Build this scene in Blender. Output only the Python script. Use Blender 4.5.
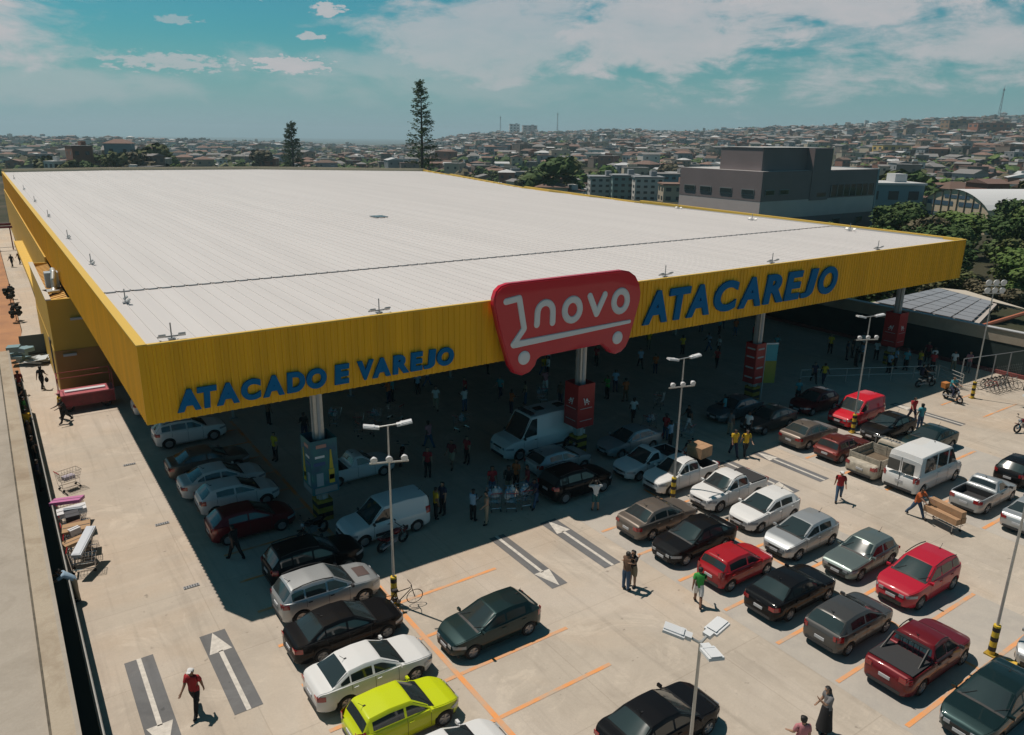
import bpy, bmesh, math, random
from mathutils import Vector, Matrix, noise
R = math.radians
PI = math.pi
rnd = random.Random(7)
for o in list(bpy.data.objects): bpy.data.objects.remove(o)
SC = bpy.context.scene
COL = SC.collection

# ------------------------------------------------------------------ camera
CAMH = 16.5
F, PITCH, YAW, ROLL = 758.4935, 0.298650, 0.965709, 0.0137791
h = Vector((math.cos(YAW), math.sin(YAW), 0)); rr_ = Vector((math.sin(YAW), -math.cos(YAW), 0))
fw = h*math.cos(PITCH) + Vector((0, 0, -math.sin(PITCH))); up = h*math.sin(PITCH) + Vector((0, 0, math.cos(PITCH)))
rt = rr_*math.cos(ROLL) + up*math.sin(ROLL); up2 = up*math.cos(ROLL) - rr_*math.sin(ROLL)
cd = bpy.data.cameras.new('camera'); cam = bpy.data.objects.new('camera', cd); COL.objects.link(cam)
M = Matrix((rt, up2, -fw)).transposed().to_4x4(); M.translation = Vector((0, 0, CAMH)); cam.matrix_world = M
cd.sensor_width = 36; cd.lens = F*36/1024; cd.clip_start = 0.2; cd.clip_end = 60000
SC.camera = cam
SC.render.resolution_x = 1024; SC.render.resolution_y = 735

def project(p):
    d = Vector(p) - Vector((0, 0, CAMH)); w = d.dot(fw)
    if w <= 1: return (-9999, -9999)
    return (512 + F*d.dot(rt)/w, 367.5 - F*d.dot(up2)/w)

# ------------------------------------------------------------------ world, sun, exposure
SUN_DIR = Vector((-.205, .415, 1.0)).normalized()        # towards the sun
SUN_EL = math.asin(SUN_DIR.z)
SUN_AZ = math.atan2(SUN_DIR.x, SUN_DIR.y)                # clockwise from +Y
W = bpy.data.worlds.new('World'); SC.world = W; W.use_nodes = True
nt = W.node_tree; N = nt.nodes; Lk = nt.links; N.clear()
def nd(t, **k):
    n = N.new(t)
    for a, b in k.items(): setattr(n, a, b)
    return n
out = nd('ShaderNodeOutputWorld'); bg = nd('ShaderNodeBackground'); bg.inputs[1].default_value = 0.062
sky = nd('ShaderNodeTexSky', sky_type='NISHITA'); sky.sun_disc = False
sky.sun_elevation = SUN_EL; sky.sun_rotation = SUN_AZ; sky.air_density = 1.0; sky.dust_density = 1.2; sky.ozone_density = 1.0
tint = nd('ShaderNodeMix', data_type='RGBA', blend_type='MULTIPLY'); tint.inputs[0].default_value = 1
tint.inputs[7].default_value = (0.24, 0.92, 0.95, 1)
Lk.new(sky.outputs[0], tint.inputs[6])
tc = nd('ShaderNodeTexCoord'); sep = nd('ShaderNodeSeparateXYZ'); Lk.new(tc.outputs['Generated'], sep.inputs[0])
def math_(op, a, b=None, c=None):
    n = nd('ShaderNodeMath', operation=op)
    for i, q in enumerate((a, b, c)):
        if q is None: continue
        if isinstance(q, (int, float)): n.inputs[i].default_value = q
        else: Lk.new(q, n.inputs[i])
    return n.outputs[0]
az = math_('ARCTAN2', sep.outputs[1], sep.outputs[0]); el = math_('ARCSINE', sep.outputs[2])
def smooth(v, a, b):
    n = nd('ShaderNodeMapRange', interpolation_type='SMOOTHSTEP'); Lk.new(v, n.inputs[0]); n.inputs[1].default_value = a; n.inputs[2].default_value = b
    return n.outputs[0]
vec = nd('ShaderNodeCombineXYZ'); Lk.new(az, vec.inputs[0]); Lk.new(math_('MULTIPLY', el, 2.6), vec.inputs[1])
def nz(scale, det, rough, dist=0.3, off=0):
    n = nd('ShaderNodeTexNoise'); n.inputs['Scale'].default_value = scale; n.inputs['Detail'].default_value = det
    n.inputs['Roughness'].default_value = rough; n.inputs['Distortion'].default_value = dist
    mp = nd('ShaderNodeMapping'); mp.inputs['Location'].default_value = (off, off*.7, off*.3); Lk.new(vec.outputs[0], mp.inputs[0]); Lk.new(mp.outputs[0], n.inputs[0]); return n.outputs[0]
n1 = nz(5.0, 10, .62, .5, 3.0); n2 = nz(16, 8, .65, .3, 1.0); n3 = nz(75, 6, .6, .2, 2.0)
edge = math_('ADD', math_('MULTIPLY', math_('SUBTRACT', n1, .5), 1.5), math_('MULTIPLY', math_('SUBTRACT', n2, .5), 1.0))
def blob(a_deg, e_deg, ra, re, soft=.55, amt=1.0, ns=1.0):
    bias = .30 if ra > 6 else .08
    da = math_('DIVIDE', math_('SUBTRACT', az, R(a_deg)), R(ra)); de = math_('DIVIDE', math_('SUBTRACT', el, R(e_deg)), R(re))
    d2 = math_('SQRT', math_('ADD', math_('MULTIPLY', da, da), math_('MULTIPLY', de, de)))
    v = math_('ADD', math_('SUBTRACT', 1.0+bias, d2), math_('MULTIPLY', edge, ns*2.0) if ra > 5 else math_('ADD', math_('MULTIPLY', edge, ns), math_('MULTIPLY', math_('SUBTRACT', n3, .5), 3.4)))
    return math_('MULTIPLY', smooth(v, 0.0, soft), amt)
blobs = [(91, 8.2, 8.5, 4.2, .8, .95, .8), (93, 10, 8, 1.6, .6, .7, .8), (88, 2.4, 11, 1.0, .8, .42, .8),
         (78.5, 4.2, 4.2, .62, .6, .75, .6), (70.6, 4.3, 2.6, .55, .35, 1.0, .42), (68.2, 7.8, 1.1, .5, .35, .9, .4), (69.2, 6.1, .9, .28, .35, .8, .4),
         (72.6, 8.6, 1.2, .4, .35, .7, .5), (77.8, 6.7, 1.2, .3, .4, .5, .5), (84, 4.5, 5, .45, .8, .35, .8),
         (58, 6.6, 8.2, 3.0, .9, .72, 1.1), (62, 4.5, 11, 1.2, .9, .45, .9), (53.5, 9.8, 3.6, 1.5, .8, .7, .9), (60, 3.0, 15, 1.4, 1.2, .35, .9),
         (42, 6.4, 9, 2.9, .9, .85, 1.3), (33, 9, 9.5, 3.2, .9, .9, 1.3), (27, 5.2, 13, 2.8, 1.0, .85, 1.1), (22, 9, 6, 3.2, .9, .8, 1.4),
         (10, 7, 8, 4, .9, .8, 1.2), (120, 10, 16, 4, .9, .8, 1.2), (-40, 9, 24, 4, .9, .7, 1.2)]
cl = None
for b in blobs:
    s = blob(*b); cl = s if cl is None else math_('MAXIMUM', cl, s)
cl = math_('MULTIPLY', cl, math_('ADD', .62, math_('MULTIPLY', n2, .62)))
hz = math_('MULTIPLY', math_('SUBTRACT', 1.0, smooth(el, R(-1), R(7))), .9)
cm0 = nd('ShaderNodeMix', data_type='RGBA'); Lk.new(hz, cm0.inputs[0]); Lk.new(tint.outputs[2], cm0.inputs[6]); cm0.inputs[7].default_value = (4.1, 6.15, 6.75, 1)
cm = nd('ShaderNodeMix', data_type='RGBA'); Lk.new(cl, cm.inputs[0]); Lk.new(cm0.outputs[2], cm.inputs[6]); cm.inputs[7].default_value = (8.0, 7.7, 7.9, 1)
zen = math_('SUBTRACT', 1.0, math_('MULTIPLY', smooth(el, R(11), R(34)), .52))   # added dimming of the high sky, cuts ambient fill in the shade
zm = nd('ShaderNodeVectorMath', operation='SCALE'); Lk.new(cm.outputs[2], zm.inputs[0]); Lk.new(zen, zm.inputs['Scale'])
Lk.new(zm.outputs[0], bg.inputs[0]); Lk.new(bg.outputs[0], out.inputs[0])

sl = bpy.data.lights.new('sun', 'SUN'); sl.energy = 3.85; sl.angle = R(0.53); sl.color = (1.0, 0.90, 0.80)
so = bpy.data.objects.new('sun', sl); COL.objects.link(so); so.rotation_mode = 'QUATERNION'
so.rotation_quaternion = (-SUN_DIR).to_track_quat('-Z', 'Y'); so.location = (0, 0, 80)
vs = SC.view_settings; vs.view_transform = 'Standard'; vs.look = 'None'; vs.gamma = 1; vs.exposure = 0.07
SC.render.engine = 'CYCLES'
try:
    SC.cycles.max_bounces = 6; SC.cycles.diffuse_bounces = 2; SC.cycles.glossy_bounces = 3; SC.cycles.volume_bounces = 0
    SC.cycles.volume_step_rate = 10; SC.cycles.sample_clamp_indirect = 4
except Exception: pass

# ------------------------------------------------------------------ materials
MATS = {}
def mat(name, col, rough=.7, metal=0, coat=0, noise_amt=0, noise_scale=3, col2=None, spec=.5, bump=0, bump_scale=30, emit=None, stretch=None):
    if name in MATS: return MATS[name]
    m = bpy.data.materials.new(name); m.use_nodes = True; t = m.node_tree; b = t.nodes['Principled BSDF']
    c = tuple(col) + (1,) if len(col) == 3 else col
    b.inputs['Base Color'].default_value = c; b.inputs['Roughness'].default_value = rough; b.inputs['Metallic'].default_value = metal
    b.inputs['Coat Weight'].default_value = coat; b.inputs['Coat Roughness'].default_value = .04; b.inputs['Specular IOR Level'].default_value = spec
    if noise_amt or col2:
        tcn = t.nodes.new('ShaderNodeTexCoord'); n = t.nodes.new('ShaderNodeTexNoise'); n.inputs['Scale'].default_value = noise_scale; n.inputs['Detail'].default_value = 6
        
        if stretch:
            mp = t.nodes.new('ShaderNodeMapping'); mp.inputs['Scale'].default_value = stretch; t.links.new(tcn.outputs['Object'], mp.inputs[0]); t.links.new(mp.outputs[0], n.inputs[0])
        else: t.links.new(tcn.outputs['Object'], n.inputs[0])
        mx = t.nodes.new('ShaderNodeMix'); mx.data_type = 'RGBA'
        rp = t.nodes.new('ShaderNodeMapRange'); rp.inputs[1].default_value = .35; rp.inputs[2].default_value = .68; t.links.new(n.outputs[0], rp.inputs[0]); t.links.new(rp.outputs[0], mx.inputs[0])
        c2 = tuple(col2)+(1,) if col2 else tuple(x*(1-noise_amt) for x in c[:3])+(1,)
        mx.inputs[6].default_value = c; mx.inputs[7].default_value = c2; t.links.new(mx.outputs[2], b.inputs['Base Color'])
    if bump:
        n = t.nodes.new('ShaderNodeTexNoise'); n.inputs['Scale'].default_value = bump_scale; n.inputs['Detail'].default_value = 5
        bp = t.nodes.new('ShaderNodeBump'); bp.inputs['Strength'].default_value = bump; bp.inputs['Distance'].default_value = .02
        tcn = t.nodes.new('ShaderNodeTexCoord'); t.links.new(tcn.outputs['Object'], n.inputs[0]); t.links.new(n.outputs[0], bp.inputs['Height']); t.links.new(bp.outputs[0], b.inputs['Normal'])
    if emit: b.inputs['Emission Color'].default_value = tuple(emit[:3])+(1,); b.inputs['Emission Strength'].default_value = emit[3]
    MATS[name] = m; return m

def concrete(name, base, dark, joints=0, stain=.5, tyre=False):
    m = bpy.data.materials.new(name); m.use_nodes = True; t = m.node_tree; b = t.nodes['Principled BSDF']; b.inputs['Roughness'].default_value = .85
    L = t.links.new; n_ = t.nodes.new
    g = n_('ShaderNodeNewGeometry'); P = g.outputs['Position']
    def ns(scale, det=8, ro=.6, dist=0., st=None):
        n = n_('ShaderNodeTexNoise'); n.inputs['Scale'].default_value = scale; n.inputs['Detail'].default_value = det; n.inputs['Roughness'].default_value = ro; n.inputs['Distortion'].default_value = dist
        if st:
            mp = n_('ShaderNodeMapping'); mp.inputs['Scale'].default_value = st; L(P, mp.inputs[0]); L(mp.outputs[0], n.inputs[0])
        else: L(P, n.inputs[0])
        return n.outputs[0]
    def mr(v, a, b_, c=0, d=1):
        r = n_('ShaderNodeMapRange'); L(v, r.inputs[0]); r.inputs[1].default_value = a; r.inputs[2].default_value = b_; r.inputs[3].default_value = c; r.inputs[4].default_value = d; return r.outputs[0]
    def mix(f, a, c, bt='MIX'):
        x = n_('ShaderNodeMix'); x.data_type = 'RGBA'; x.blend_type = bt
        if isinstance(f, float): x.inputs[0].default_value = f
        else: L(f, x.inputs[0])
        for i, q in ((6, a), (7, c)):
            if isinstance(q, tuple): x.inputs[i].default_value = q+(1,) if len(q) == 3 else q
            else: L(q, x.inputs[i])
        return x.outputs[2]
    c = mix(mr(ns(.12, 5, .55, .6), .35, .65), base, tuple(x*.86 for x in base))
    c = mix(mr(ns(.55, 8, .65, 1.0), .45, .75, 0, stain), c, dark)
    if tyre:
        c = mix(mr(ns(.09, 4, .6, .8), .46, .62, 0, .6), c, (base[0]*1.05, base[1]*.92, base[2]*.80)); c = mix(mr(ns(.2, 5, .6, .5, (1, .6, 1)), .5, .66, 0, .55), c, (base[0]*1.12, base[1]*1.14, base[2]*1.2))
    c = mix(mr(ns(2.2, 8, .7, .4), .5, .8, 0, .35), c, tuple(min(1, x*1.18) for x in base))
    c = mix(mr(ns(14, 6, .7), .35, .7, 0, .3), c, dark)
    if tyre:
        c = mix(mr(ns(3.1, 2, .5, 0), .70, .76, 0, .55), c, tuple(x*.5 for x in dark)); c = mix(mr(ns(.33, 9, .75, 1.5), .55, .62, 0, .35), c, tuple(min(1, x*1.25) for x in base))
    if tyre:   # faint tyre tracks worn along the aisles and streaks across the bays
        c = mix(mr(ns(1.0, 6, .6, .8, (2.2, .12, 1)), .52, .72, 0, .34), c, tuple(x*.72 for x in dark))
        c = mix(mr(ns(1.0, 6, .6, .8, (.16, 1.5, 1)), .55, .75, 0, .22), c, tuple(x*1.25 for x in base))
        c = mix(mr(ns(.9, 3, .5, 0), .74, .80, 0, .5), c, tuple(x*.45 for x in dark))
    if joints:
        br = n_('ShaderNodeTexBrick'); br.offset = 0; br.inputs['Scale'].default_value = 1; br.inputs['Mortar Size'].default_value = .018; br.inputs['Brick Width'].default_value = joints; br.inputs['Row Height'].default_value = joints
        br.inputs['Color1'].default_value = (1, 1, 1, 1); br.inputs['Color2'].default_value = (.93, .93, .93, 1); br.inputs['Mortar'].default_value = (.80, .79, .78, 1); L(P, br.inputs[0])
        c = mix(.8, c, br.outputs[0], 'MULTIPLY')
    L(c, b.inputs['Base Color'])
    bp = n_('ShaderNodeBump'); bp.inputs['Strength'].default_value = .25; bp.inputs['Distance'].default_value = .02; L(ns(25, 5), bp.inputs['Height']); L(bp.outputs[0], b.inputs['Normal'])
    MATS[name] = m; return m

M_lot = concrete('lot_concrete', (.505, .44, .362), (.335, .287, .235), joints=4.5, stain=.6, tyre=True)
M_slab = concrete('slab_concrete', (.38, .335, .28), (.25, .215, .17), joints=0, stain=.9)
M_cap = concrete('cap_concrete', (.42, .355, .27), (.25, .19, .13), stain=1.0)
M_bay = concrete('bay_concrete', (.47, .43, .375), (.31, .29, .27), stain=.7)
M_dark = concrete('asphalt_patch', (.15, .152, .155), (.09, .093, .098), stain=1.0, tyre=True)
M_wallc = concrete('wall_band', (.42, .36, .28), (.28, .23, .18), stain=.9)
M_lwhite = mat('paint_white', (.62, .58, .52), .8, noise_amt=.25, noise_scale=6)
M_lorange = mat('paint_orange', (.74, .30, .09), .8, col2=(.46, .36, .27), noise_scale=1.6)
M_lyellow = mat('paint_yellow', (.70, .45, .06), .8, noise_amt=.3, noise_scale=5)
M_yel = mat('yellow_cladding', (.90, .46, .010), .5, noise_amt=.20, noise_scale=1.0, spec=.3, stretch=(1.3, 1.3, .10))
M_yelt = mat('yellow_trim', (.66, .42, .06), .55)
M_roof = mat('roof_sheet', (.59, .56, .545), .55, metal=.0, noise_amt=.07, noise_scale=1.0, spec=.2, stretch=(.9, .035, 1))
M_dkgreen = mat('dark_green_fabric', (.018, .034, .032), .8, noise_amt=.3, noise_scale=1)
M_wallg = mat('grey_green_paint', (.085, .10, .10), .8, noise_amt=.2, noise_scale=.6)
M_blue = mat('letter_blue', (.003, .13, .32), .75, spec=.15)
M_red = mat('sign_red', (.56, .010, .028), .3, coat=.5, spec=.25)
M_white = mat('sign_white', (.72, .74, .75), .4)
M_galv = mat('galvanized', (.52, .52, .50), .45, metal=.6, noise_amt=.15, noise_scale=4)
M_steel = mat('steel_grey', (.30, .31, .32), .5, metal=.5)
M_blk = mat('black_plastic', (.012, .012, .013), .55)
M_glass = mat('car_glass', (.026, .036, .038), .07, spec=.8)
M_wglass = mat('building_glass', (.035, .05, .055), .08, spec=.8)
M_tyre = mat('rubber', (.018, .017, .017), .85)
M_rim = mat('rim', (.42, .42, .43), .35, metal=.7)
M_chr = mat('chrome', (.7, .7, .72), .12, metal=1)
M_lamp = mat('lamp_clear', (.30, .32, .34), .12, coat=1)
M_lred = mat('lamp_red', (.30, .008, .010), .18, coat=1)
M_plate = mat('plate', (.45, .46, .48), .5)
M_bed = mat('bed_liner', (.028, .028, .03), .75)
M_card = mat('cardboard', (.42, .25, .14), .85, noise_amt=.2, noise_scale=4)
M_inner = mat('inner_dark', (.05, .052, .055), .85)

# ------------------------------------------------------------------ object helpers
def tag(o, label=None, cat=None, group=None, kind=None):
    if label: o['label'] = label
    if cat: o['category'] = cat
    if group: o['group'] = group
    if kind: o['kind'] = kind
    return o
def empty(name, loc=(0, 0, 0), rz=0, label=None, cat=None, group=None):
    o = bpy.data.objects.new(name, None); COL.objects.link(o); o.location = loc; o.rotation_euler = (0, 0, rz); o.empty_display_size = .3
    return tag(o, label, cat, group)
def link_mesh(name, me, parent=None, m=None):
    o = bpy.data.objects.new(name, me); COL.objects.link(o)
    if parent: o.parent = parent
    if m is not None:
        o.material_slots[0].link = 'OBJECT'; o.material_slots[0].material = m
    return o
class MB:
    def __init__(s): s.v = []; s.f = []; s.m = []
    def add(s, vs_, fs, mi=0):
        k = len(s.v); s.v += [tuple(p) for p in vs_]; s.f += [tuple(k+i for i in f) for f in fs]; s.m += [mi]*len(fs); return s
    def box(s, c, d, rz=0, mi=0, ry=0, rx=0, tap=1):
        x, y, z = d[0]/2, d[1]/2, d[2]/2
        p = [(-x, -y, -z), (x, -y, -z), (x, y, -z), (-x, y, -z), (-x*tap, -y*tap, z), (x*tap, -y*tap, z), (x*tap, y*tap, z), (-x*tap, y*tap, z)]
        mt = Matrix.Translation(c) @ Matrix.Rotation(rz, 4, 'Z') @ Matrix.Rotation(ry, 4, 'Y') @ Matrix.Rotation(rx, 4, 'X')
        return s.add([mt @ Vector(q) for q in p], [(3, 2, 1, 0), (4, 5, 6, 7), (0, 1, 5, 4), (1, 2, 6, 5), (2, 3, 7, 6), (3, 0, 4, 7)], mi)
    def bb(s, x0, x1, y0, y1, z0, z1, mi=0): return s.box(((x0+x1)/2, (y0+y1)/2, (z0+z1)/2), (abs(x1-x0), abs(y1-y0), abs(z1-z0)), mi=mi)
    def tube(s, a, b, r, r2=None, n=8, mi=0, cap=True):
        a = Vector(a); b = Vector(b); r2 = r if r2 is None else r2; d = (b-a)
        if d.length < 1e-6: return s
        q = d.to_track_quat('Z', 'Y'); vs_ = []
        for P, rr in ((a, r), (b, r2)):
            for i in range(n):
                t = 2*PI*i/n; vs_.append(P + q @ Vector((math.cos(t)*rr, math.sin(t)*rr, 0)))
        fs = [(i, (i+1) % n, n+(i+1) % n, n+i) for i in range(n)]
        if cap: fs += [tuple(range(n-1, -1, -1)), tuple(range(n, 2*n))]
        return s.add(vs_, fs, mi)
    def path(s, pts, r, n=6, mi=0):
        for a, b in zip(pts[:-1], pts[1:]): s.tube(a, b, r, n=n, mi=mi)
        return s
    def lathe(s, prof, axis='Z', c=(0, 0, 0), n=16, mi=0):
        vs_ = []; k = len(prof)
        for i in range(n):
            t = 2*PI*i/n
            for r, z in prof:
                if axis == 'Z': p = (r*math.cos(t), r*math.sin(t), z)
                elif axis == 'Y': p = (r*math.cos(t), z, r*math.sin(t))
                else: p = (z, r*math.cos(t), r*math.sin(t))
                vs_.append((p[0]+c[0], p[1]+c[1], p[2]+c[2]))
        fs = []
        for i in range(n):
            j = (i+1) % n
            for q in range(k-1): fs.append((i*k+q, j*k+q, j*k+q+1, i*k+q+1))
        return s.add(vs_, fs, mi)
    def ball(s, c, r, n=8, m=6, mi=0, sc=(1, 1, 1)):
        pr = [(max(1e-4, math.sin(PI*i/m))*r, -math.cos(PI*i/m)*r) for i in range(m+1)]
        k = len(s.v); s.lathe(pr, 'Z', (0, 0, 0), n, mi)
        for i in range(k, len(s.v)):
            p = s.v[i]; s.v[i] = (p[0]*sc[0]+c[0], p[1]*sc[1]+c[1], p[2]*sc[2]+c[2])
        return s
    def prism(s, pts, z0, z1, mi=0, plane='XY', at=None):
        n = len(pts)
        def P(p, z): return (p[0], p[1], z) if plane == 'XY' else ((p[0], z, p[1]) if plane == 'XZ' else (z, p[0], p[1]))
        vs_ = [P(p, z0) for p in pts] + [P(p, z1) for p in pts]
        return s.add(vs_, [tuple(range(n))[::-1], tuple(range(n, 2*n))] + [(i, (i+1) % n, n+(i+1) % n, n+i) for i in range(n)], mi)
    def mesh(s, name, mats, smooth=False, fix=True):
        me = bpy.data.meshes.new(name); me.from_pydata(s.v, [], s.f)
        for m in (mats if isinstance(mats, (list, tuple)) else [mats]): me.materials.append(m)
        if any(s.m): me.polygons.foreach_set('material_index', s.m)
        if fix:
            b = bmesh.new(); b.from_mesh(me); bmesh.ops.recalc_face_normals(b, faces=b.faces); b.to_mesh(me); b.free()
        if smooth:
            me.polygons.foreach_set('use_smooth', [True]*len(me.polygons))
            try: me.set_sharp_from_angle(angle=R(smooth if smooth is not True else 40))
            except Exception: pass
        me.update(); return me
    def build(s, name, mats, parent=None, smooth=False, fix=True): return link_mesh(name, s.mesh(name, mats, smooth, fix), parent)
def struct(o): o['kind'] = 'structure'; return o
def sheet(name, pts, z, m, label=None, parent=None):
    b = MB(); b.add([(x, y, z) for x, y in pts], [tuple(range(len(pts)))]); return b.build(name, m, parent)
def copy_tree(o, parent=None):
    c = o.copy(); COL.objects.link(c); c.parent = parent
    for ch in o.children: copy_tree(ch, c)
    return c


# ------------------------------------------------------------------ terrain
RIDGE = [(-180, 4), (-40, 48), (15, 56), (23.9, 55), (29.5, 47), (35.6, 36), (42, 26), (49, 22), (56.4, 18), (60, 6), (63.6, -12), (66, -13), (70.5, -9), (77, -5), (83, -3), (88.3, -2), (95, -2), (180, 4)]
def lerp_tab(t, x):
    if x <= t[0][0]: return t[0][1]
    for (a, b), (c, d) in zip(t[:-1], t[1:]):
        if x <= c: return b + (d-b)*(x-a)/(c-a)
    return t[-1][1]
def ss(a, b, x):
    t = max(0, min(1, (x-a)/(b-a))); return t*t*(3-2*t)
def zter(x, y):
    r = math.hypot(x, y); a = math.degrees(math.atan2(y, x)); ridge = lerp_tab(RIDGE, a)
    z = -.12 - 8*ss(175, 360, r)
    ridge = 16.5+(ridge-16.5)*1.5
    f = max(0, min(1, (r-330)/2070)); z += (ridge+8)*(f*.75+.25*f*f*(3-2*f))
    if r > 2400: z = ridge + (-62-ridge)*ss(2500, 5200, r) - 26*ss(5200, 12000, r)
    k = ss(260, 700, r)
    if k > 0: z += k*(noise.noise((x*.0045, y*.0045, 0))*7 + noise.noise((x*.014, y*.014, 3))*2.2)
    # wooded knolls beyond the back of the store
    for bx, by, br, bh in ((55, 330, 60, 6), (20, 300, 70, 5), (120, 380, 60, 4)):
        d = math.hypot(x-bx, y-by)/br
        if d < 1: z += bh*(1-d*d)**2
    return z
M_ground = mat('earth', (.13, .10, .07), .95)
def ground_mat():
    m = bpy.data.materials.new('terrain'); m.use_nodes = True; t = m.node_tree; b = t.nodes['Principled BSDF']; b.inputs['Roughness'].default_value = .95; b.inputs['Specular IOR Level'].default_value = .1
    g = t.nodes.new('ShaderNodeNewGeometry'); c = None
    def ns(sc, det):
        n = t.nodes.new('ShaderNodeTexNoise'); n.inputs['Scale'].default_value = sc; n.inputs['Detail'].default_value = det; n.inputs['Roughness'].default_value = .65; t.links.new(g.outputs['Position'], n.inputs[0])
        return n.outputs[0]
    def mx(v, a, b_, c1, c2):
        r = t.nodes.new('ShaderNodeMapRange'); t.links.new(v, r.inputs[0]); r.inputs[1].default_value = a; r.inputs[2].default_value = b_
        x = t.nodes.new('ShaderNodeMix'); x.data_type = 'RGBA'; t.links.new(r.outputs[0], x.inputs[0])
        for i, q in ((6, c1), (7, c2)):
            if isinstance(q, tuple): x.inputs[i].default_value = q+(1,)
            else: t.links.new(q, x.inputs[i])
        return x.outputs[2]
    c = mx(ns(.006, 6), .42, .6, (.05, .05, .032), (.085, .073, .05))
    c = mx(ns(.018, 8), .55, .63, c, (.15, .11, .08))
    c = mx(ns(.07, 6), .5, .62, c, (.04, .045, .025))
    t.links.new(c, b.inputs['Base Color']); MATS['terrain'] = m; return m
def build_terrain():
    b = MB(); rs = [0]; r = 30.
    while r < 13000: rs.append(r); r *= 1.045 if r < 2500 else 1.12
    azs = [a*1.0 for a in range(0, 100)] + [100+a*6.5 for a in range(40)]
    azs = [a for a in azs if a < 359.9]; na = len(azs)
    vs_ = [(0, 0, -.12)]
    for r in rs[1:]:
        for a in azs:
            x, y = r*math.cos(R(a)), r*math.sin(R(a)); vs_.append((x, y, zter(x, y)))
    fs = [(0, 1+i, 1+(i+1) % na) for i in range(na)]
    for k in range(len(rs)-2):
        o = 1+k*na
        for i in range(na):
            j = (i+1) % na; fs.append((o+i, o+na+i, o+na+j, o+j))
    b.add(vs_, fs); return b.build('terrain', ground_mat(), smooth=True, fix=False)
struct(build_terrain())

# ------------------------------------------------------------------ parking lot
struct(sheet('parking_lot', [(.45, -12), (60.25, -12), (60.25, 54.6), (.45, 54.6)], 0.0, M_lot))
struct(sheet('side_lane', [(.45, 54.62), (2.4, 54.62), (2.9, 75), (3.6, 160), (1.2, 160), (1.2, 75), (.45, 66)], -.004, M_lot))
M_soil = mat('soil', (.42, .21, .10), .95, col2=(.30, .15, .08), noise_scale=.4)
struct(sheet('bare_soil', [(-6, 60), (.40, 60), (1.15, 75), (1.15, 165), (-6, 165)], -.03, M_soil))
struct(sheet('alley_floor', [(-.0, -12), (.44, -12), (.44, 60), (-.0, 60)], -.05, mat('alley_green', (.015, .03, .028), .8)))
# lighter concrete of the bays next to the aisles
for i, (x0, x1, y0, y1) in enumerate([(10.25, 14.75, 6.3, 22.1), (19.9, 28.9, 4.0, 24.4), (34.4, 43.6, 6, 24.4)]):
    struct(sheet('bay_paving', [(x0, y0), (x1, y0), (x1, y1), (x0, y1)], .004, M_bay if i else M_lot))
def stripe(b, x0, y0, x1, y1, w):
    d = Vector((x1-x0, y1-y0)); d.normalize(); n = Vector((-d.y, d.x))*w/2
    b.add([(x0-n.x, y0-n.y, 0), (x1-n.x, y1-n.y, 0), (x1+n.x, y1+n.y, 0), (x0+n.x, y0+n.y, 0)], [(0, 1, 2, 3)])
SL = [22.05-2.27*i for i in range(-9, 10)]
mk = MB()
for y in SL:
    if y > 2:
        if y < 45: stripe(mk, 5.9, y, 10.1, y, .145)
        if y < 23: stripe(mk, 10.3, y, 14.6, y, .145)
        if y < 24: stripe(mk, 20.05, y-.1, 24.4, y-.1, .145); stripe(mk, 24.6, y-.1, 28.85, y-.1, .145); stripe(mk, 34.5, y-.1, 39, y-.1, .16); stripe(mk, 39.2, y-.1, 43.4, y-.1, .16)
stripe(mk, 10.2, 2, 10.2, 44, .18); stripe(mk, 24.5, 2, 24.5, 24.0, .14); stripe(mk, 39.1, 4, 39.1, 24, .14)
for i in range(5): stripe(mk, 49.5, 12+i*2.6, 54.0, 12+i*2.6, .12)
o = mk.build('bay_lines', M_lorange); o.location.z = .012; struct(o)
mk = MB()
for i in range(5): stripe(mk, 25.1+i*.62, 8.1-i*.0, 25.5+i*.62, 7.3, .22)
o = mk.build('hatched_lines', M_lyellow); o.location.z = .012; struct(o)
def arrow(x, y0, y1, up, hw=.45):
    """two dark strips with a light arrow between them, painted along Y"""
    d = MB(); d.add([(x-hw, y0, 0), (x+hw, y0, 0), (x+hw, y1, 0), (x-hw, y1, 0)], [(0, 1, 2, 3)])
    o = d.build('arrow_patch', M_dark); o.location.z = .008; struct(o)
    a = MB(); s = 1 if up else -1; ty = y1-.02 if up else y0+.02; by = y0 if up else y1
    a.add([(x-.07, by, 0), (x+.07, by, 0), (x+.07, ty-s*1.1, 0), (x-.07, ty-s*1.1, 0)], [(0, 1, 2, 3)])
    a.add([(x-.36, ty-s*1.15, 0), (x+.36, ty-s*1.15, 0), (x, ty, 0)], [(0, 1, 2)])
    o = a.build('lane_arrow', M_lwhite); o.location.z = .012; struct(o)
arrow(1.92, 19.3, 23.92, False, .43); arrow(4.24, 19.65, 24.0, True, .42)
arrow(15.99, 19.69, 24.14, False, .37); arrow(18.66, 19.67, 24.03, True, .42)
arrow(30.45, 19.7, 24.1, False, .4); arrow(32.95, 19.75, 24.0, True, .38); arrow(47.0, 19.8, 24.28, True, .33)
for k, (x, y) in enumerate([(4.2, 40.5), (4.35, 33.0), (4.3, 27.3)]):
    b = MB(); b.bb(-.28, .28, -.09, .09, 0, .03, 0)
    for i in range(6): b.bb(-.24+i*.09, -.21+i*.09, -.07, .07, .03, .036, 1)
    o = b.build('drain_grate', [M_steel, M_blk]); o.location = (x, y, .002); tag(o, ['small dark drain grate nearest the red stall, on the sunny lane', 'middle dark drain grate beside the canopy shadow edge', 'dark drain grate closest to the canopy shadow corner'][k], 'drain', 'drain grates along the sunny lane')
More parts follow.
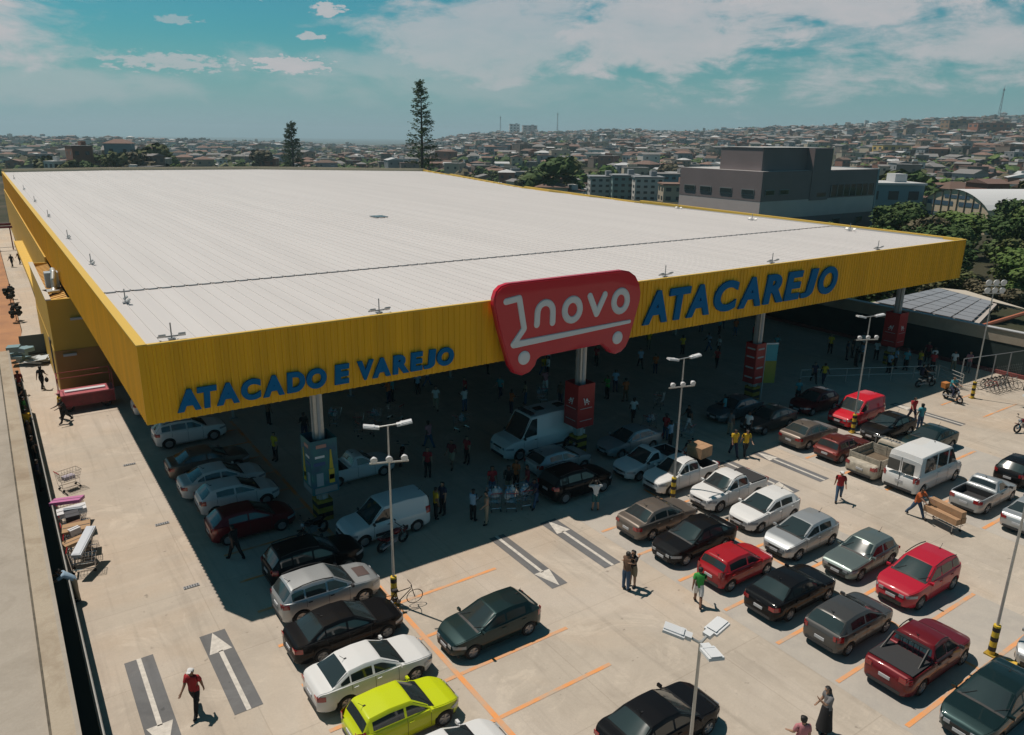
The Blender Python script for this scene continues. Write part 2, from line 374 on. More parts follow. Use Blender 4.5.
# ------------------------------------------------------------------ neighbour's slab, its edge wall, and the lane railing on the left
b = MB(); b.bb(-40, -.62, -12, 58, -.1, 2.32); o = b.build('neighbour_slab', M_slab); tag(o, 'weathered concrete roof slab left of the dark alley', 'slab')
b = MB(); b.bb(-.60, 0, -12, 58, -.1, 2.5); o = b.build('parapet_wall', M_cap); q = MB(); q.bb(-.10, .012, -12, 58, 2.3, 2.512); q.build('edge_strip', M_slab, o); q = MB(); q.bb(-.645, -.585, -12, 58, 2.2, 2.508); q.build('joint', mat('joint_dark', (.13, .11, .08), .9, noise_amt=.5), o); tag(o, 'stained ochre concrete wall running along the dark alley', 'wall')
t = empty('lane_railing', (.5, 0, 0), 0, 'grey metal rail with dark green netting along the sunny lane', 'railing')
b = MB(); b.tube((0, -12, 1.0), (0, 52, 1.0), .03)
b.build('rail', M_galv, t); b = MB(); b.bb(-.01, .01, -12, 52, .04, .97); b.build('netting', M_dkgreen, t)
for y in range(-10, 52, 3):
    p = MB(); p.tube((0, y, 0), (0, y, 1.0), .025); p.build('post', M_galv, t)

# ------------------------------------------------------------------ the store
X0, X1, Y0, ZB, ZT = 3.65, 60.4, 27.8, 6.5, 9.38
def ribbed(x0, x1, z0, z1, pitch=.28, dep=.035):
    """vertical corrugated sheet in XZ facing -Y, local y=0 outwards negative"""
    b = MB(); xs = []; x = x0
    while x < x1-1e-6:
        w = min(pitch, x1-x); xs += [(x, 0), (x+w*.55, 0), (x+w*.62, -dep), (x+w*.93, -dep)]; x += w
    xs.append((x1, 0)); vs_ = [(p, q, z0) for p, q in xs]+[(p, q, z1) for p, q in xs]; n = len(xs)
    b.add(vs_, [(i, i+1, n+i+1, n+i) for i in range(n-1)]); return b
store = empty('store_building', (0, 0, 0), 0, 'huge wholesale store with a white metal roof and yellow fascia', 'store')
def ybk(x):
    return lerp_tab([(3.7, 155), (19, 157), (45, 153), (72.5, 136)], x)
def xedge(y): return lerp_tab([(27.8, 60.4), (63, 60.9), (87.7, 62.6), (120.8, 69.8), (136, 72.4)], y)
# roof sheet: standing seams along Y, 0.6 m apart
b = MB(); xs = []; x = X0+.3
while x < 72.2: xs.append(x); x += .6
for x in xs:
    y0 = Y0+.12
    if x > 60.2:
        y0 = 28
        while xedge(y0) < x+.6 and y0 < 136: y0 += .5
    y1 = ybk(x)-.1
    if y1 <= y0: continue
    zz = 9.26
    for (ya, yb, dz) in ((y0, min(38.75, y1), 0), (max(38.77, y0), y1, .05)):
        if yb <= ya: continue
        k = zz+dz; prof = [(x, k), (x+.53, k), (x+.545, k+.03), (x+.585, k+.03), (x+.6, k)]
        vs_ = [(p, ya, q) for p, q in prof]+[(p, yb, q) for p, q in prof]
        b.add(vs_, [(i, i+1, 5+i+1, 5+i) for i in range(4)])
b.build('roof', M_roof, store, fix=False)
b = MB()
for x in xs:
    if x < 55: b.bb(x+.12, x+.56, 38.66, 38.74, 9.268, 9.315)
b.build('roof_joint', M_steel, store)
b = MB()
for i in range(3): b.bb(28.2, 29.4, 62+i*.5, 62.3+i*.5, 9.36, 9.42)
b.build('roof_panel', mat('skylight', (.16, .2, .22), .2), store)
b = ribbed(X0, X1, ZB, ZT); o = b.build('front_fascia', M_yel, store, fix=False); o.location = (0, Y0, 0)
b = ribbed(0, 155-Y0, ZB, ZT); o = b.build('side_fascia', M_yel, store, fix=False); o.location = (X0, 155, 0); o.rotation_euler = (0, 0, -PI/2)
# inner faces, underside, caps
M_innerw = mat('inner_white', (.42, .43, .44), .7)
M_ceil = mat('ceiling_grey', (.09, .095, .10), .8)
b = MB(); b.bb(X0+.04, X0+.08, Y0+.15, 155, ZB+.03, ZT-.02); b.bb(X0+.1, X1-.1, Y0+.04, Y0+.08, ZB+.03, ZT-.02); b.build('fascia_lining', M_inner, store)
b = MB(); b.bb(X1-.30, X1-.06, Y0+.12, 62, ZB+.05, ZT-.02); b.build('right_lining', M_innerw, store)
b = MB(); b.bb(X0+.12, X1-.32, Y0+.12, 155, 9.0, 9.22); b.build('ceiling', M_ceil, store)
b = MB()
for k in range(8):
    x = 10.5+7.3*k
    if x < 60: b.bb(x-.12, x+.12, Y0+.2, 54.5, 8.4, 8.98)
for k in range(5): b.bb(X0+.2, X1-.4, Y0+2+k*5, Y0+2.2+k*5, 8.6, 8.99)
b.build('roof_beams', M_steel, store)
b = MB()
b.bb(X0-.05, X0+.28, Y0-.02, 155, ZT, ZT+.05); b.bb(X0+.29, X1, Y0-.06, Y0+.10, ZT-.02, ZT+.04)
b.build('parapet_cap', M_yelt, store)
# right-hand parapet follows the bent edge
pts = [(60.4, 27.95), (60.9, 63), (62.6, 87.7), (69.8, 120.8), (72.5, 136)]
b = MB()
for (xa, ya), (xb, yb) in zip(pts[:-1], pts[1:]):
    b.add([(xa-.02, ya, ZB), (xb-.02, yb, ZB), (xb-.02, yb, ZT+.24), (xa-.02, ya, ZT+.06), (xa-.32, ya, ZB+2.7), (xb-.32, yb, ZB+2.7), (xb-.32, yb, ZT+.24), (xa-.32, ya, ZT+.06)],
          [(0, 1, 2, 3), (3, 2, 6, 7), (4, 5, 6, 7)])
b.build('right_fascia', M_yelt, store, fix=False)
pts = [(3.7, 155.0), (19, 157), (45, 153), (72.5, 136)]
b = MB()
for (xa, ya), (xb, yb) in zip(pts[:-1], pts[1:]):
    b.add([(xa, ya, 0), (xb, yb, 0), (xb, yb, ZT+.45), (xa, ya, ZT+.45), (xa, ya-.3, ZT-.1), (xb, yb-.3, ZT-.1), (xb, yb-.3, ZT+.45), (xa, ya-.3, ZT+.45)],
          [(0, 1, 2, 3), (3, 2, 6, 7), (4, 5, 6, 7)])
b.build('back_parapet', mat('parapet_cream', (.55, .47, .33), .7), store, fix=False)
b = MB(); b.bb(60.0, 60.3, 62.5, 63.5, 0, 9.2); 
for (xa, ya), (xb, yb) in zip([(60.3, 54.6), (60.6, 63), (62.3, 87.7), (69.5, 120.8), (72.2, 136)][:-1], [(60.3, 54.6), (60.6, 63), (62.3, 87.7), (69.5, 120.8), (72.2, 136)][1:]):
    b.add([(xa, ya, 0), (xb, yb, 0), (xb, yb, 6.6), (xa, ya, 6.6)], [(0, 1, 2, 3)])
b.build('right_wall', M_innerw, store, fix=False)
# store front wall under the canopy, with dark entrance glazing
M_yw = mat('yellow_wall', (.55, .33, .03), .6, noise_amt=.1, noise_scale=.5)
M_or = mat('orange_band', (.36, .17, .035), .6, noise_amt=.15, noise_scale=.7)
b = MB(); b.prism([(2.4, 2.9), (13.5, 2.9), (13.5, 8.98), (3.74, 8.98), (3.74, 6.2), (2.4, 6.2)], 54.62, 54.9, plane='XZ'); b.build('front_wall', M_yw, store)
b = MB(); b.bb(2.4, 13.5, 54.58, 54.94, 0, 2.9); b.build('lower_wall', M_or, store)
b = MB(); b.bb(13.5, 60.0, 54.62, 54.9, 4.2, 8.98); b.bb(13.5, 60, 54.7, 54.95, 0, .3)
for k in range(9): b.bb(13.5+k*5.7, 14.2+k*5.7, 54.6, 54.9, .0, 4.2)
b.build('dark_front', mat('front_grey', (.07, .06, .04), .8), store)
b = MB(); b.bb(13.6, 60.0, 54.75, 54.8, .3, 4.2); b.build('shop_window', M_wglass, store)
# side block
b = MB(); b.bb(2.4, 2.6, 54.95, 71, 2.9, 6.2); b.bb(2.42, 3.64, 70.8, 71, 0, 6.2); b.build('side_wall', M_yw, store)
b = MB(); b.bb(2.38, 2.62, 54.96, 71.02, 0, 2.88); b.build('side_lower_wall', M_yw, store)
b = MB(); b.add([(2.62, 54.95, 5.9), (3.64, 54.95, 6.1), (3.64, 70.8, 6.1), (2.62, 70.8, 5.9)], [(0, 1, 2, 3)])
for k in range(26): b.box((3.13, 55.3+k*.6, 6.02), (1.02, .06, .05), ry=-math.atan(.2))
b.build('lean_to_roof', mat('ochre_roof', (.58, .33, .08), .6), store, fix=False)
b = MB(); b.bb(2.36, 2.66, 54.5, 71.1, 6.2, 6.28); b.build('block_coping', mat('coping_grey', (.5, .46, .4), .7), store)
b = MB(); b.bb(3.5, 3.62, 71, 155, 0, 6.6); b.build('far_side_wall', M_yw, store)
b = MB(); b.bb(2.62, 3.5, 71.1, 112, 3.0, 3.1); b.bb(2.6, 2.7, 71.1, 112, 2.7, 3.2); b.build('side_awning', M_yelt, store)
b = MB(); b.bb(2.33, 2.38, 57, 58.1, .1, 3.1); b.build('side_door', M_blk, store)
for (x, z) in ((3.2, 2.6), (7.0, 2.6), (7.0, 4.9), (3.9, 4.9)):
    b = MB(); b.box((x, 54.46, z), (.75, .16, .14)); b.box((x, 54.54, z), (.3, .1, .1)); b.build('wall_light', M_innerw, store)
# columns in the canopy
def column(x, y, lab):
    t = empty('canopy_column', (x, y, 0), 0, lab, 'column', 'columns holding up the canopy')
    b = MB(); s = .20
    b.bb(-s, s, -s, s, 1.0, 8.4); b.build('shaft', M_galv, t)
    b = MB(); b.bb(-.06, .06, -s-.04, -s-.005, 1.0, 6.4); b.bb(-s-.04, -s-.005, -.06, .06, 1.0, 6.4); b.build('web_plate', M_innerw, t)
    b = MB(); b.bb(-.34, .34, -.34, .34, 0, 1.0); b.build('base', mat('base_yellow', (.40, .26, .03), .8, noise_amt=.4), t)
    b = MB()
    for z in (.2, .66): b.bb(-.345, .345, -.345, .345, z, z+.2)
    b.build('base_stripe', M_blk, t)
CX = [(10.45, 29.75), (24.75, 29.4), (39.7, 29.75), (55.6, 29.5)]
for (x, y), lab in zip(CX, ['grey steel column behind the teal poster box, under the blue small lettering', 'grey steel column wrapped by a plain red box, under the red cart sign', 'grey steel column with stacked red posters under the large lettering', 'rightmost grey steel column, with a red box, near the end of the yellow fascia']): column(x, y, lab)
for x in (10.5, 18, 25.5, 33, 40.5, 48):
    t = empty('inner_column', (x, 44.5, 0), 0, 'slim steel post in the dark depth of the canopy', 'column', 'slim posts deep under the canopy')
    b = MB(); b.tube((0, 0, 0), (0, 0, 8.4), .09); b.build('shaft', M_galv, t); b = MB(); b.bb(-.2, .2, -.2, .2, 0, .05); b.build('base_plate', M_steel, t)
# poster boxes round the columns
M_teal = mat('poster_teal', (.012, .17, .17), .5, col2=(.010, .08, .15), noise_scale=1.6)
M_pred = mat('poster_red', (.34, .018, .018), .45)
def posterbox(x, y, z0, z1, hw, m, lab):
    t = empty('poster_box', (x, y, z0), 0, lab, 'poster box', 'printed boxes wrapped round the columns'); H_ = z1-z0
    b = MB()
    for (ax, ay, bx, by) in ((-hw, -hw, hw, -hw), (hw, -hw, hw, hw), (hw, hw, -hw, hw), (-hw, hw, -hw, -hw)):
        dx, dy = bx-ax, by-ay; b.box(((ax+bx)/2, (ay+by)/2, H_/2), (abs(dx)+.03 if abs(dx) > .1 else .025, abs(dy)-.03 if abs(dy) > .1 else .025, H_))
    b.build('panel', m, t); return t
t = posterbox(10.45, 29.75, 1.45, 3.95, .58, M_teal, 'teal poster box with bottles, on the leftmost front column')
for face in (0, 1):
    def P(b, u0, u1, z0, z1, m, nm, tap=1.0):
        mb = MB(); d = .58+.02
        w = (u1-u0)
        if face == 0: mb.prism([(u0, z0), (u1, z0), (u1-w*(1-tap)/2, z1), (u0+w*(1-tap)/2, z1)], -d, -d-.012, plane='XZ')
        else: mb.prism([(u0, z0), (u1, z0), (u1-w*(1-tap)/2, z1), (u0+w*(1-tap)/2, z1)], -d, -d-.012, plane='YZ')
        mb.build(nm, m, t)
    P(None, .16, .40, .45, 1.1, mat('bottle_yellow', (.55, .42, .03), .5), 'bottle_print'); P(None, .19, .37, 1.12, 2.0, mat('bottle_yellow', (0, 0, 0)), 'bottle_print', .3)
    P(None, .17, .39, .62, .85, M_white, 'label_print'); P(None, -.5, .02, 1.35, 1.5, mat('sea_blue', (.02, .08, .22), .5), 'wave_print'); P(None, -.42, .0, 1.7, 1.8, M_white, 'wave_print')
    P(None, -.5, .5, .05, .32, mat('grey_print', (.22, .24, .25), .6), 'base_print'); P(None, -.4, -.1, .4, 1.0, mat('pale_print', (.25, .33, .38), .6), 'glass_print'); P(None, -.35, .1, 2.15, 2.3, mat('pink_print', (.5, .25, .2), .6), 'title_print')
def cart_mark(t, u, z, s, d, face, m=M_white):
    b = MB()
    def q(pts): return [(u+px*s, z+pz*s) for px, pz in pts]
    pl = 'XZ' if face == 0 else 'YZ'
    for pts in ([(-.5, .42), (-.32, .42), (-.2, -.12), (.5, -.05), (.5, -.12), (-.28, -.22), (-.42, .36), (-.5, .36)], [(-.2, .0), (.0, .35), (.12, .35), (.3, .0)]):
        b.prism(q(pts), d, d-.012, plane=pl)
    for cx in (-.18, .3): b.prism(q([(cx+.08*math.cos(a*PI/4), -.36+.08*math.sin(a*PI/4)) for a in range(8)]), d, d-.012, plane=pl)
    b.build('cart_mark', m, t)
for (x, y, z0, z1, lab) in ((24.75, 29.4, 1.6, 4.0, 'plain red box with white cart marks, on the column under the red cart sign'), (55.6, 29.5, 1.5, 4.1, 'red box with a white stripe and cart marks, on the rightmost column')):
    t = posterbox(x, y, z0, z1, .55, M_pred, lab)
    for face in (0, 1): cart_mark(t, 0, 1.45, .45, -.575, face)
    for z in (1.05, .38):
        b = MB(); b.bb(-.40, .40, -.585, -.572, z, z+.03); b.bb(-.585, -.572, -.40, .40, z, z+.03); b.build('line_print', M_innerw, t)
t = posterbox(39.6, 29.75, 1.3, 3.95, .42, M_pred, 'stack of red posters with pale bands on the third front column')
for z in (.35, 1.0, 1.7, 2.25):
    b = MB(); b.bb(-.3, .3, -.455, -.442, z, z+.10); b.bb(-.455, -.442, -.3, .3, z, z+.10); b.build('text_print', M_innerw, t)
t = empty('flag_banner', (40.55, 29.2, 0), R(-30), 'upright teal and yellow fabric banner right of the red poster stack', 'banner')
b = MB(); b.bb(-.38, .38, -.012, .012, 2.7, 3.8); b.build('sky_panel', mat('flag_teal', (.06, .33, .38), .6), t)
b = MB(); b.bb(-.38, .38, -.012, .012, 1.2, 2.69); b.build('field_panel', mat('flag_olive', (.28, .27, .04), .6), t)
b = MB(); b.bb(-.4, .4, -.015, .015, 3.81, 3.9); b.tube((-.4, 0, 0), (-.4, 0, 3.9), .02); b.build('frame', M_white, t)

# ------------------------------------------------------------------ lettering on the fascia
def letters(name, text, extents, z0, z1, label, shear, off, depth, m, y):
    t = empty(name, (extents[0][1], y, z0), 0, label, 'sign lettering', 'blue lettering on the yellow fascia')
    x0_ = extents[0][1]
    for ch, xa, xb in extents:
        c = bpy.data.curves.new('glyph', 'FONT'); c.body = ch; c.size = 1; c.extrude = .5; c.offset = off; c.shear = shear; c.resolution_u = 5
        ob = bpy.data.objects.new('glyph', c); COL.objects.link(ob); dg = bpy.context.evaluated_depsgraph_get()
        me = bpy.data.meshes.new_from_object(ob.evaluated_get(dg)); bpy.data.objects.remove(ob)
        xsn = [v.co.x for v in me.vertices]; mn, mx_ = min(xsn), max(xsn); ys = [v.co.y for v in me.vertices]; y0, y1 = min(ys), max(ys)
        for v in me.vertices: v.co = (xa-x0_+(v.co.x-mn)/(mx_-mn)*(xb-xa), -v.co.z*depth, (v.co.y-y0)/(y1-y0)*(z1-z0))
        me.materials.clear(); me.materials.append(m)
        bb_ = bmesh.new(); bb_.from_mesh(me); bmesh.ops.recalc_face_normals(bb_, faces=bb_.faces); bb_.to_mesh(me); bb_.free()
        link_mesh('letter', me, t)
SX = [(4.64, 5.46), (5.36, 6.05), (6.0, 6.82), (6.9, 7.64), (7.70, 8.52), (8.62, 9.35), (9.40, 10.22), (10.55, 11.19), (11.54, 12.26), (12.18, 13.0), (13.1, 13.86), (13.92, 14.52), (14.54, 15.16), (15.20, 16.04)]
letters('small_lettering', '', [(c, a, b) for c, (a, b) in zip('ATACADOEVAREJO', SX)], 6.80, 7.62, 'blue raised words ATACADO E VAREJO on the left half of the yellow fascia', .06, .056, .09, M_blue, Y0-.10)
BX = [(27.33, 29.1), (29.2, 30.8), (30.55, 32.35), (32.72, 34.7), (34.8, 36.75), (37.0, 38.85), (38.95, 40.6), (40.55, 42.15), (42.3, 44.22)]
letters('large_lettering', '', [(c, a, b) for c, (a, b) in zip('ATACAREJO', BX)], 7.08, 8.82, 'large slanted blue word ATACAREJO on the yellow fascia right of the red sign', .13, .042, .11, M_blue, Y0-.11)
# red cart sign
t = empty('cart_sign', (0, Y0-.3, 0), 0, 'big glossy red cart-shaped sign reading novo, mounted on the fascia', 'shop sign')
OUT = [(17.82, 9.30), (17.84, 9.62), (17.95, 9.92), (18.2, 10.12), (18.6, 10.21), (22, 10.22), (25.3, 10.22), (25.78, 10.12), (26.22, 9.85), (26.5, 9.45), (26.65, 8.96), (26.62, 8.57), (26.3, 7.5), (26.02, 6.6), (25.84, 6.28), (25.55, 6.06), (25.15, 5.98), (24.75, 6.12), (24.45, 6.42), (24.2, 6.62), (22.5, 6.61), (20.5, 6.58), (20.25, 6.45), (20.15, 6.18), (19.85, 5.92), (19.4, 5.82), (18.95, 6.0), (18.68, 6.4), (18.5, 6.95), (18.1, 8.2)]
bm = bmesh.new(); f = bm.faces.new([bm.verts.new((x, 0, z)) for x, z in OUT])
r_ = bmesh.ops.extrude_face_region(bm, geom=[f]); vv = [e for e in r_['geom'] if isinstance(e, bmesh.types.BMVert)]
bmesh.ops.translate(bm, verts=vv, vec=(0, -.3, 0)); bmesh.ops.recalc_face_normals(bm, faces=bm.faces)
bmesh.ops.bevel(bm, geom=[e for e in bm.edges if all(abs(v.co.y+.3) < 1e-4 for v in e.verts)], offset=.06, segments=3, affect='EDGES')
me = bpy.data.meshes.new('panel'); bm.to_mesh(me); bm.free(); me.materials.append(M_red); link_mesh('panel', me, t)
def stroke(pts, w, name, w2=None):
    """flat rounded stroke on the sign"""
    b = MB(); n = len(pts); pts = [Vector((p[0], 0, p[1])) for p in pts]
    for i, p in enumerate(pts):
        ww = w if w2 is None else w+(w2-w)*i/(n-1)
        b.ball((p.x, 0, p.z), ww*.985, 16, 8, sc=(1, .040/ww, 1))
    for i in range(n-1):
        a, c = pts[i], pts[i+1]; wa = w if w2 is None else w+(w2-w)*i/(n-1); wb = w if w2 is None else w+(w2-w)*(i+1)/(n-1)
        d = (c-a).normalized(); nn = Vector((-d.z, 0, d.x)); y = -.045-.003*(i % 3)
        b.add([a+nn*wa, c+nn*wb, c+nn*wb*.8+Vector((0, y, 0)), a+nn*wa*.8+Vector((0, y, 0)), a-nn*wa*.8+Vector((0, y, 0)), c-nn*wb*.8+Vector((0, y, 0)), c-nn*wb, a-nn*wa],
              [(0, 1, 2, 3), (3, 2, 5, 4), (4, 5, 6, 7)])
    o = b.build(name, M_white, t, fix=True); o.location = (0, -.31, 0)
stroke([(18.45, 9.42), (19.15, 9.50), (19.44, 8.07), (18.86, 7.40)], .155, 'cart_handle'); stroke([(18.90, 7.38), (25.94, 7.58)], .17, 'cart_bar', .10)
def arc(cx, cz, rx, rz, a0, a1, n=20): return [(cx+rx*math.cos(R(a0+(a1-a0)*i/n)), cz+rz*math.sin(R(a0+(a1-a0)*i/n))) for i in range(n+1)]
stroke([(20.16, 8.16)]+arc(20.62, 8.70, .44, .44, 180, 0, 12)+[(21.06, 8.14)], .165, 'letter_n')
stroke(arc(22.22, 8.62, .46, .50, 0, 360, 24), .175, 'letter_o'); stroke([(23.28, 9.16), (23.73, 8.24), (24.22, 9.14)], .165, 'letter_v'); stroke(arc(25.26, 8.70, .44, .50, 0, 360, 24), .175, 'letter_o')
for (x, z) in ((19.47, 6.68), (25.18, 6.84)):
    b = MB(); b.lathe([(0.001, -.07), (.26, -.07), (.33, -.03), (.33, 0)], 'Y', (x, 0, z), 24); o = b.build('cart_wheel', M_white, t); o.location = (0, -.3, 0)
# roof lamps
def roof_lamp(x, y, rz, lab):
    t = empty('roof_floodlight', (x, y, 9.3), rz, lab, 'floodlight', 'small floodlights along the roof edge'); t.scale = (.8, .8, .8)
    b = MB(); b.tube((0, 0, 0), (0, 0, .75), .03); b.bb(-.15, .15, -.15, .15, 0, .04); b.build('stem', M_steel, t)
    b = MB(); b.bb(-.6, .6, -.03, .03, .10, .16); b.build('crossbar', M_steel, t)
    for s in (-.42, .42):
        b = MB(); b.box((s, -.1, .2), (.3, .22, .07), rx=R(-35)); b.build('lamp_head', M_galv, t)
for i, y in enumerate((36.0, 47.5, 59.7, 75.5, 91.6, 110, 134)): roof_lamp(4.5, y, PI/2, 'grey T-shaped floodlight on the left roof edge, number %s from the front corner' % ['two', 'three', 'four', 'five', 'six', 'seven', 'eight'][i])
for x, l in ((4.9, 'T-shaped floodlight at the front left corner of the white roof'), (13.0, 'roof floodlight above the small blue words'), (29.7, 'roof floodlight above the start of the large blue word'), (38.7, 'roof floodlight above the end of the large blue word'), (50, 'roof floodlight nearest the right end of the front fascia')): roof_lamp(x, 28.6, 0, l)
for i, (x, y) in enumerate([(56.2, 35.9), (55.3, 45), (57.3, 56), (59.5, 74), (63, 98)]): roof_lamp(x+2, y, PI/2, 'grey floodlight on the right roof edge, %s from the front' % ['nearest', 'second', 'third', 'fourth', 'farthest'][i])
# duct on the side block
t = empty('air_duct', (3.15, 58, 6.1), 0, 'silver bent air duct and grey unit on the ochre lean-to roof', 'air duct')
b = MB(); b.path([(-.1, -.5, .05), (0, 0, .25), (0, 0, .8), (.1, .4, 1.2), (.1, 1.0, 1.3)], .17, 12); b.ball((0, 0, .25), .17, 12, 8); b.ball((0, 0, .8), .17, 12, 8); b.ball((.1, .4, 1.2), .17, 12, 8); b.build('duct', M_galv, t, smooth=True)
b = MB(); b.bb(-.4, .4, 1.0, 1.9, .1, 1.1); b.build('unit', mat('duct_grey', (.35, .4, .45), .5), t)
b = MB(); b.box((-.25, -.3, .12), (.8, .9, .12), rz=.3); b.build('foil', M_galv, t)
# ------------------------------------------------------------------ perimeter wall on the right
t = empty('perimeter_wall', (60.5, 0, 0), 0, 'long boundary wall, dark green below and bare concrete above', 'wall')
b = MB(); b.bb(-.12, .12, 10, 64, 0, 2.32); b.build('painted_face', M_dkgreen, t)
b = MB(); b.bb(-.16, .16, 10, 64, 2.32, 3.25); b.build('concrete_band', M_wallc, t)
b = MB(); b.bb(-.24, .24, 10, 64, 3.25, 3.31); b.build('coping', M_innerw, t)
b = MB(); b.bb(-.17, -.125, 10, 21.8, .35, 2.3); b.build('grey_panel', M_wallg, t)
b = MB(); b.bb(-.36, -.18, 10, 64, 0, .28); b.build('kerb', mat('kerb_red', (.20, .05, .045), .8), t)

def lamp_post(x, y, lab, kind='flood', H_=7.0, rz=0, group='lamp posts standing among the parked cars'):
    t = empty('lamp_post', (x, y, 0), rz, lab, 'lamp post', group)
    b = MB(); b.tube((0, 0, 1.1), (0, 0, H_), .048, .03, 10); b.build('pole', M_galv, t, smooth=True)
    b = MB(); b.tube((0, 0, .0), (0, 0, 1.15), .115, n=12); b.build('sleeve', mat('sleeve_yellow', (.62, .42, .03), .6), t, smooth=True)
    b = MB()
    for z in (.18, .55, .92): b.lathe([(.118, z), (.121, z+.16)], 'Z', n=12)
    b.build('sleeve_stripe', M_blk, t, fix=False)
    b = MB(); b.bb(-.17, .17, -.17, .17, 0, .05); b.build('foot', mat('base_yellow', (0, 0, 0)), t)
    def head(px, py, pz, ang, s=1):
        hh = MB(); hh.box((0, 0, 0), (.56*s, .40*s, .06)); hh.box((-.36*s, 0, 0), (.14, .18, .09)); hh.box((.02, 0, .045), (.5*s, .28*s, .02))
        hh.box((-.2*s, 0, .058), (.06, .3*s, .01))
        o = hh.build('lamp_head', mat('lamp_housing', (.62, .63, .64), .4), t); o.location = (px, py, pz); o.rotation_euler = (0, R(-10), ang)
    if kind == 'led3':
        for a in (20, 140, 260):
            dx, dy = math.cos(R(a)), math.sin(R(a))
            b = MB(); b.tube((0, 0, H_-.05), (dx*.3, dy*.3, H_+.06), .03); b.build('arm', M_galv, t); head(dx*.52, dy*.52, H_+.1, R(a), .78)
    elif kind == 'flood':
        b = MB(); b.tube((-.45, 0, H_-.04), (.45, 0, H_+.04), .025); b.build('arm', M_galv, t)
        head(-.62, 0, H_, PI, .72); head(.62, 0, H_+.06, 0, .72)
        b = MB(); b.box((0, 0, H_-1.35), (1.35, .05, .05)); b.build('crossbar', M_galv, t)
        for s in (-.52, 0, .52):
            l = MB(); l.lathe([(.001, -.12), (.07, -.12), (.15, .0), (.16, .08), (.10, .09), (.001, .06)], 'Y', (0, 0, 0), 14)
            o = l.build('round_floodlight', mat('lamp_housing', (0, 0, 0)), t, smooth=True); o.location = (s, -.05, H_-1.19); o.rotation_euler = (R(200), 0, 0); o.scale = (.78, .78, .78)
    elif kind == 'six':
        for z in (H_-.05, H_-.55):
            b = MB(); b.box((0, 0, z-.12), (1.4, .05, .05)); b.build('crossbar', M_galv, t)
            for s in (-.5, 0, .5):
                l = MB(); l.lathe([(.001, -.12), (.08, -.12), (.18, .0), (.2, .08), (.12, .09), (.001, .06)], 'Y', (0, 0, 0), 14)
                o = l.build('round_floodlight', mat('lamp_housing', (0, 0, 0)), t, smooth=True); o.location = (s, -.05, z+.1); o.rotation_euler = (R(190), 0, 0)
    return t
lamp_post(10.2, 22.1, 'white floodlight post with a bicycle leaning on its striped base', rz=R(-20))
lamp_post(24.9, 22.45, 'slim floodlight post in front of the first white pickup truck', rz=R(-15))
lamp_post(40.1, 22.75, 'floodlight post beside the bright red van', rz=R(-25))
lamp_post(52.7, 22.0, 'tall post with six round floodlights near the motorcycle corral', 'six', 7.8, R(-30), 'tall lamp posts')
lamp_post(25.62, 8.53, 'tall grey lamp post with a striped base right of the red pickup', 'led3', 9.0)
lamp_post(10.35, 8.3, 'lamp post with three flat white panels in front of the black car', 'led3', 7.0, R(-15))

# ------------------------------------------------------------------ vehicles
def paint(name, c, metal=.0, rough=.42, spec=.25, coat=.55): return mat('paint_'+name, c, rough, metal, coat=coat, spec=spec)
PA = dict(white=paint('car_white', (.66, .66, .65)), black=paint('black', (.005, .005, .006), rough=.6, spec=.08, coat=.38), silver=paint('silver', (.40, .42, .43), .55), taupe=paint('taupe', (.17, .145, .125), .5),
          grey=paint('grey', (.085, .083, .08), .5), red=paint('red', (.33, .008, .014)), dkred=paint('darkred', (.13, .006, .010), .2), neon=paint('neon', (.52, .60, .01), rough=.4),
          green=paint('darkgreen', (.010, .028, .029), .5), crimson=paint('crimson', (.42, .012, .03)), maroon=paint('maroon', (.11, .018, .014), .3), ggrey=paint('greengrey', (.17, .21, .20), .6),
          dirty=mat('dirty_white', (.47, .42, .34), .7, noise_amt=.35, noise_scale=4), bluegrey=paint('bluegrey', (.10, .14, .16), .5), vred=paint('van_red', (.55, .012, .028)), trimdk=mat('trim_dark', (.03, .03, .032), .6))
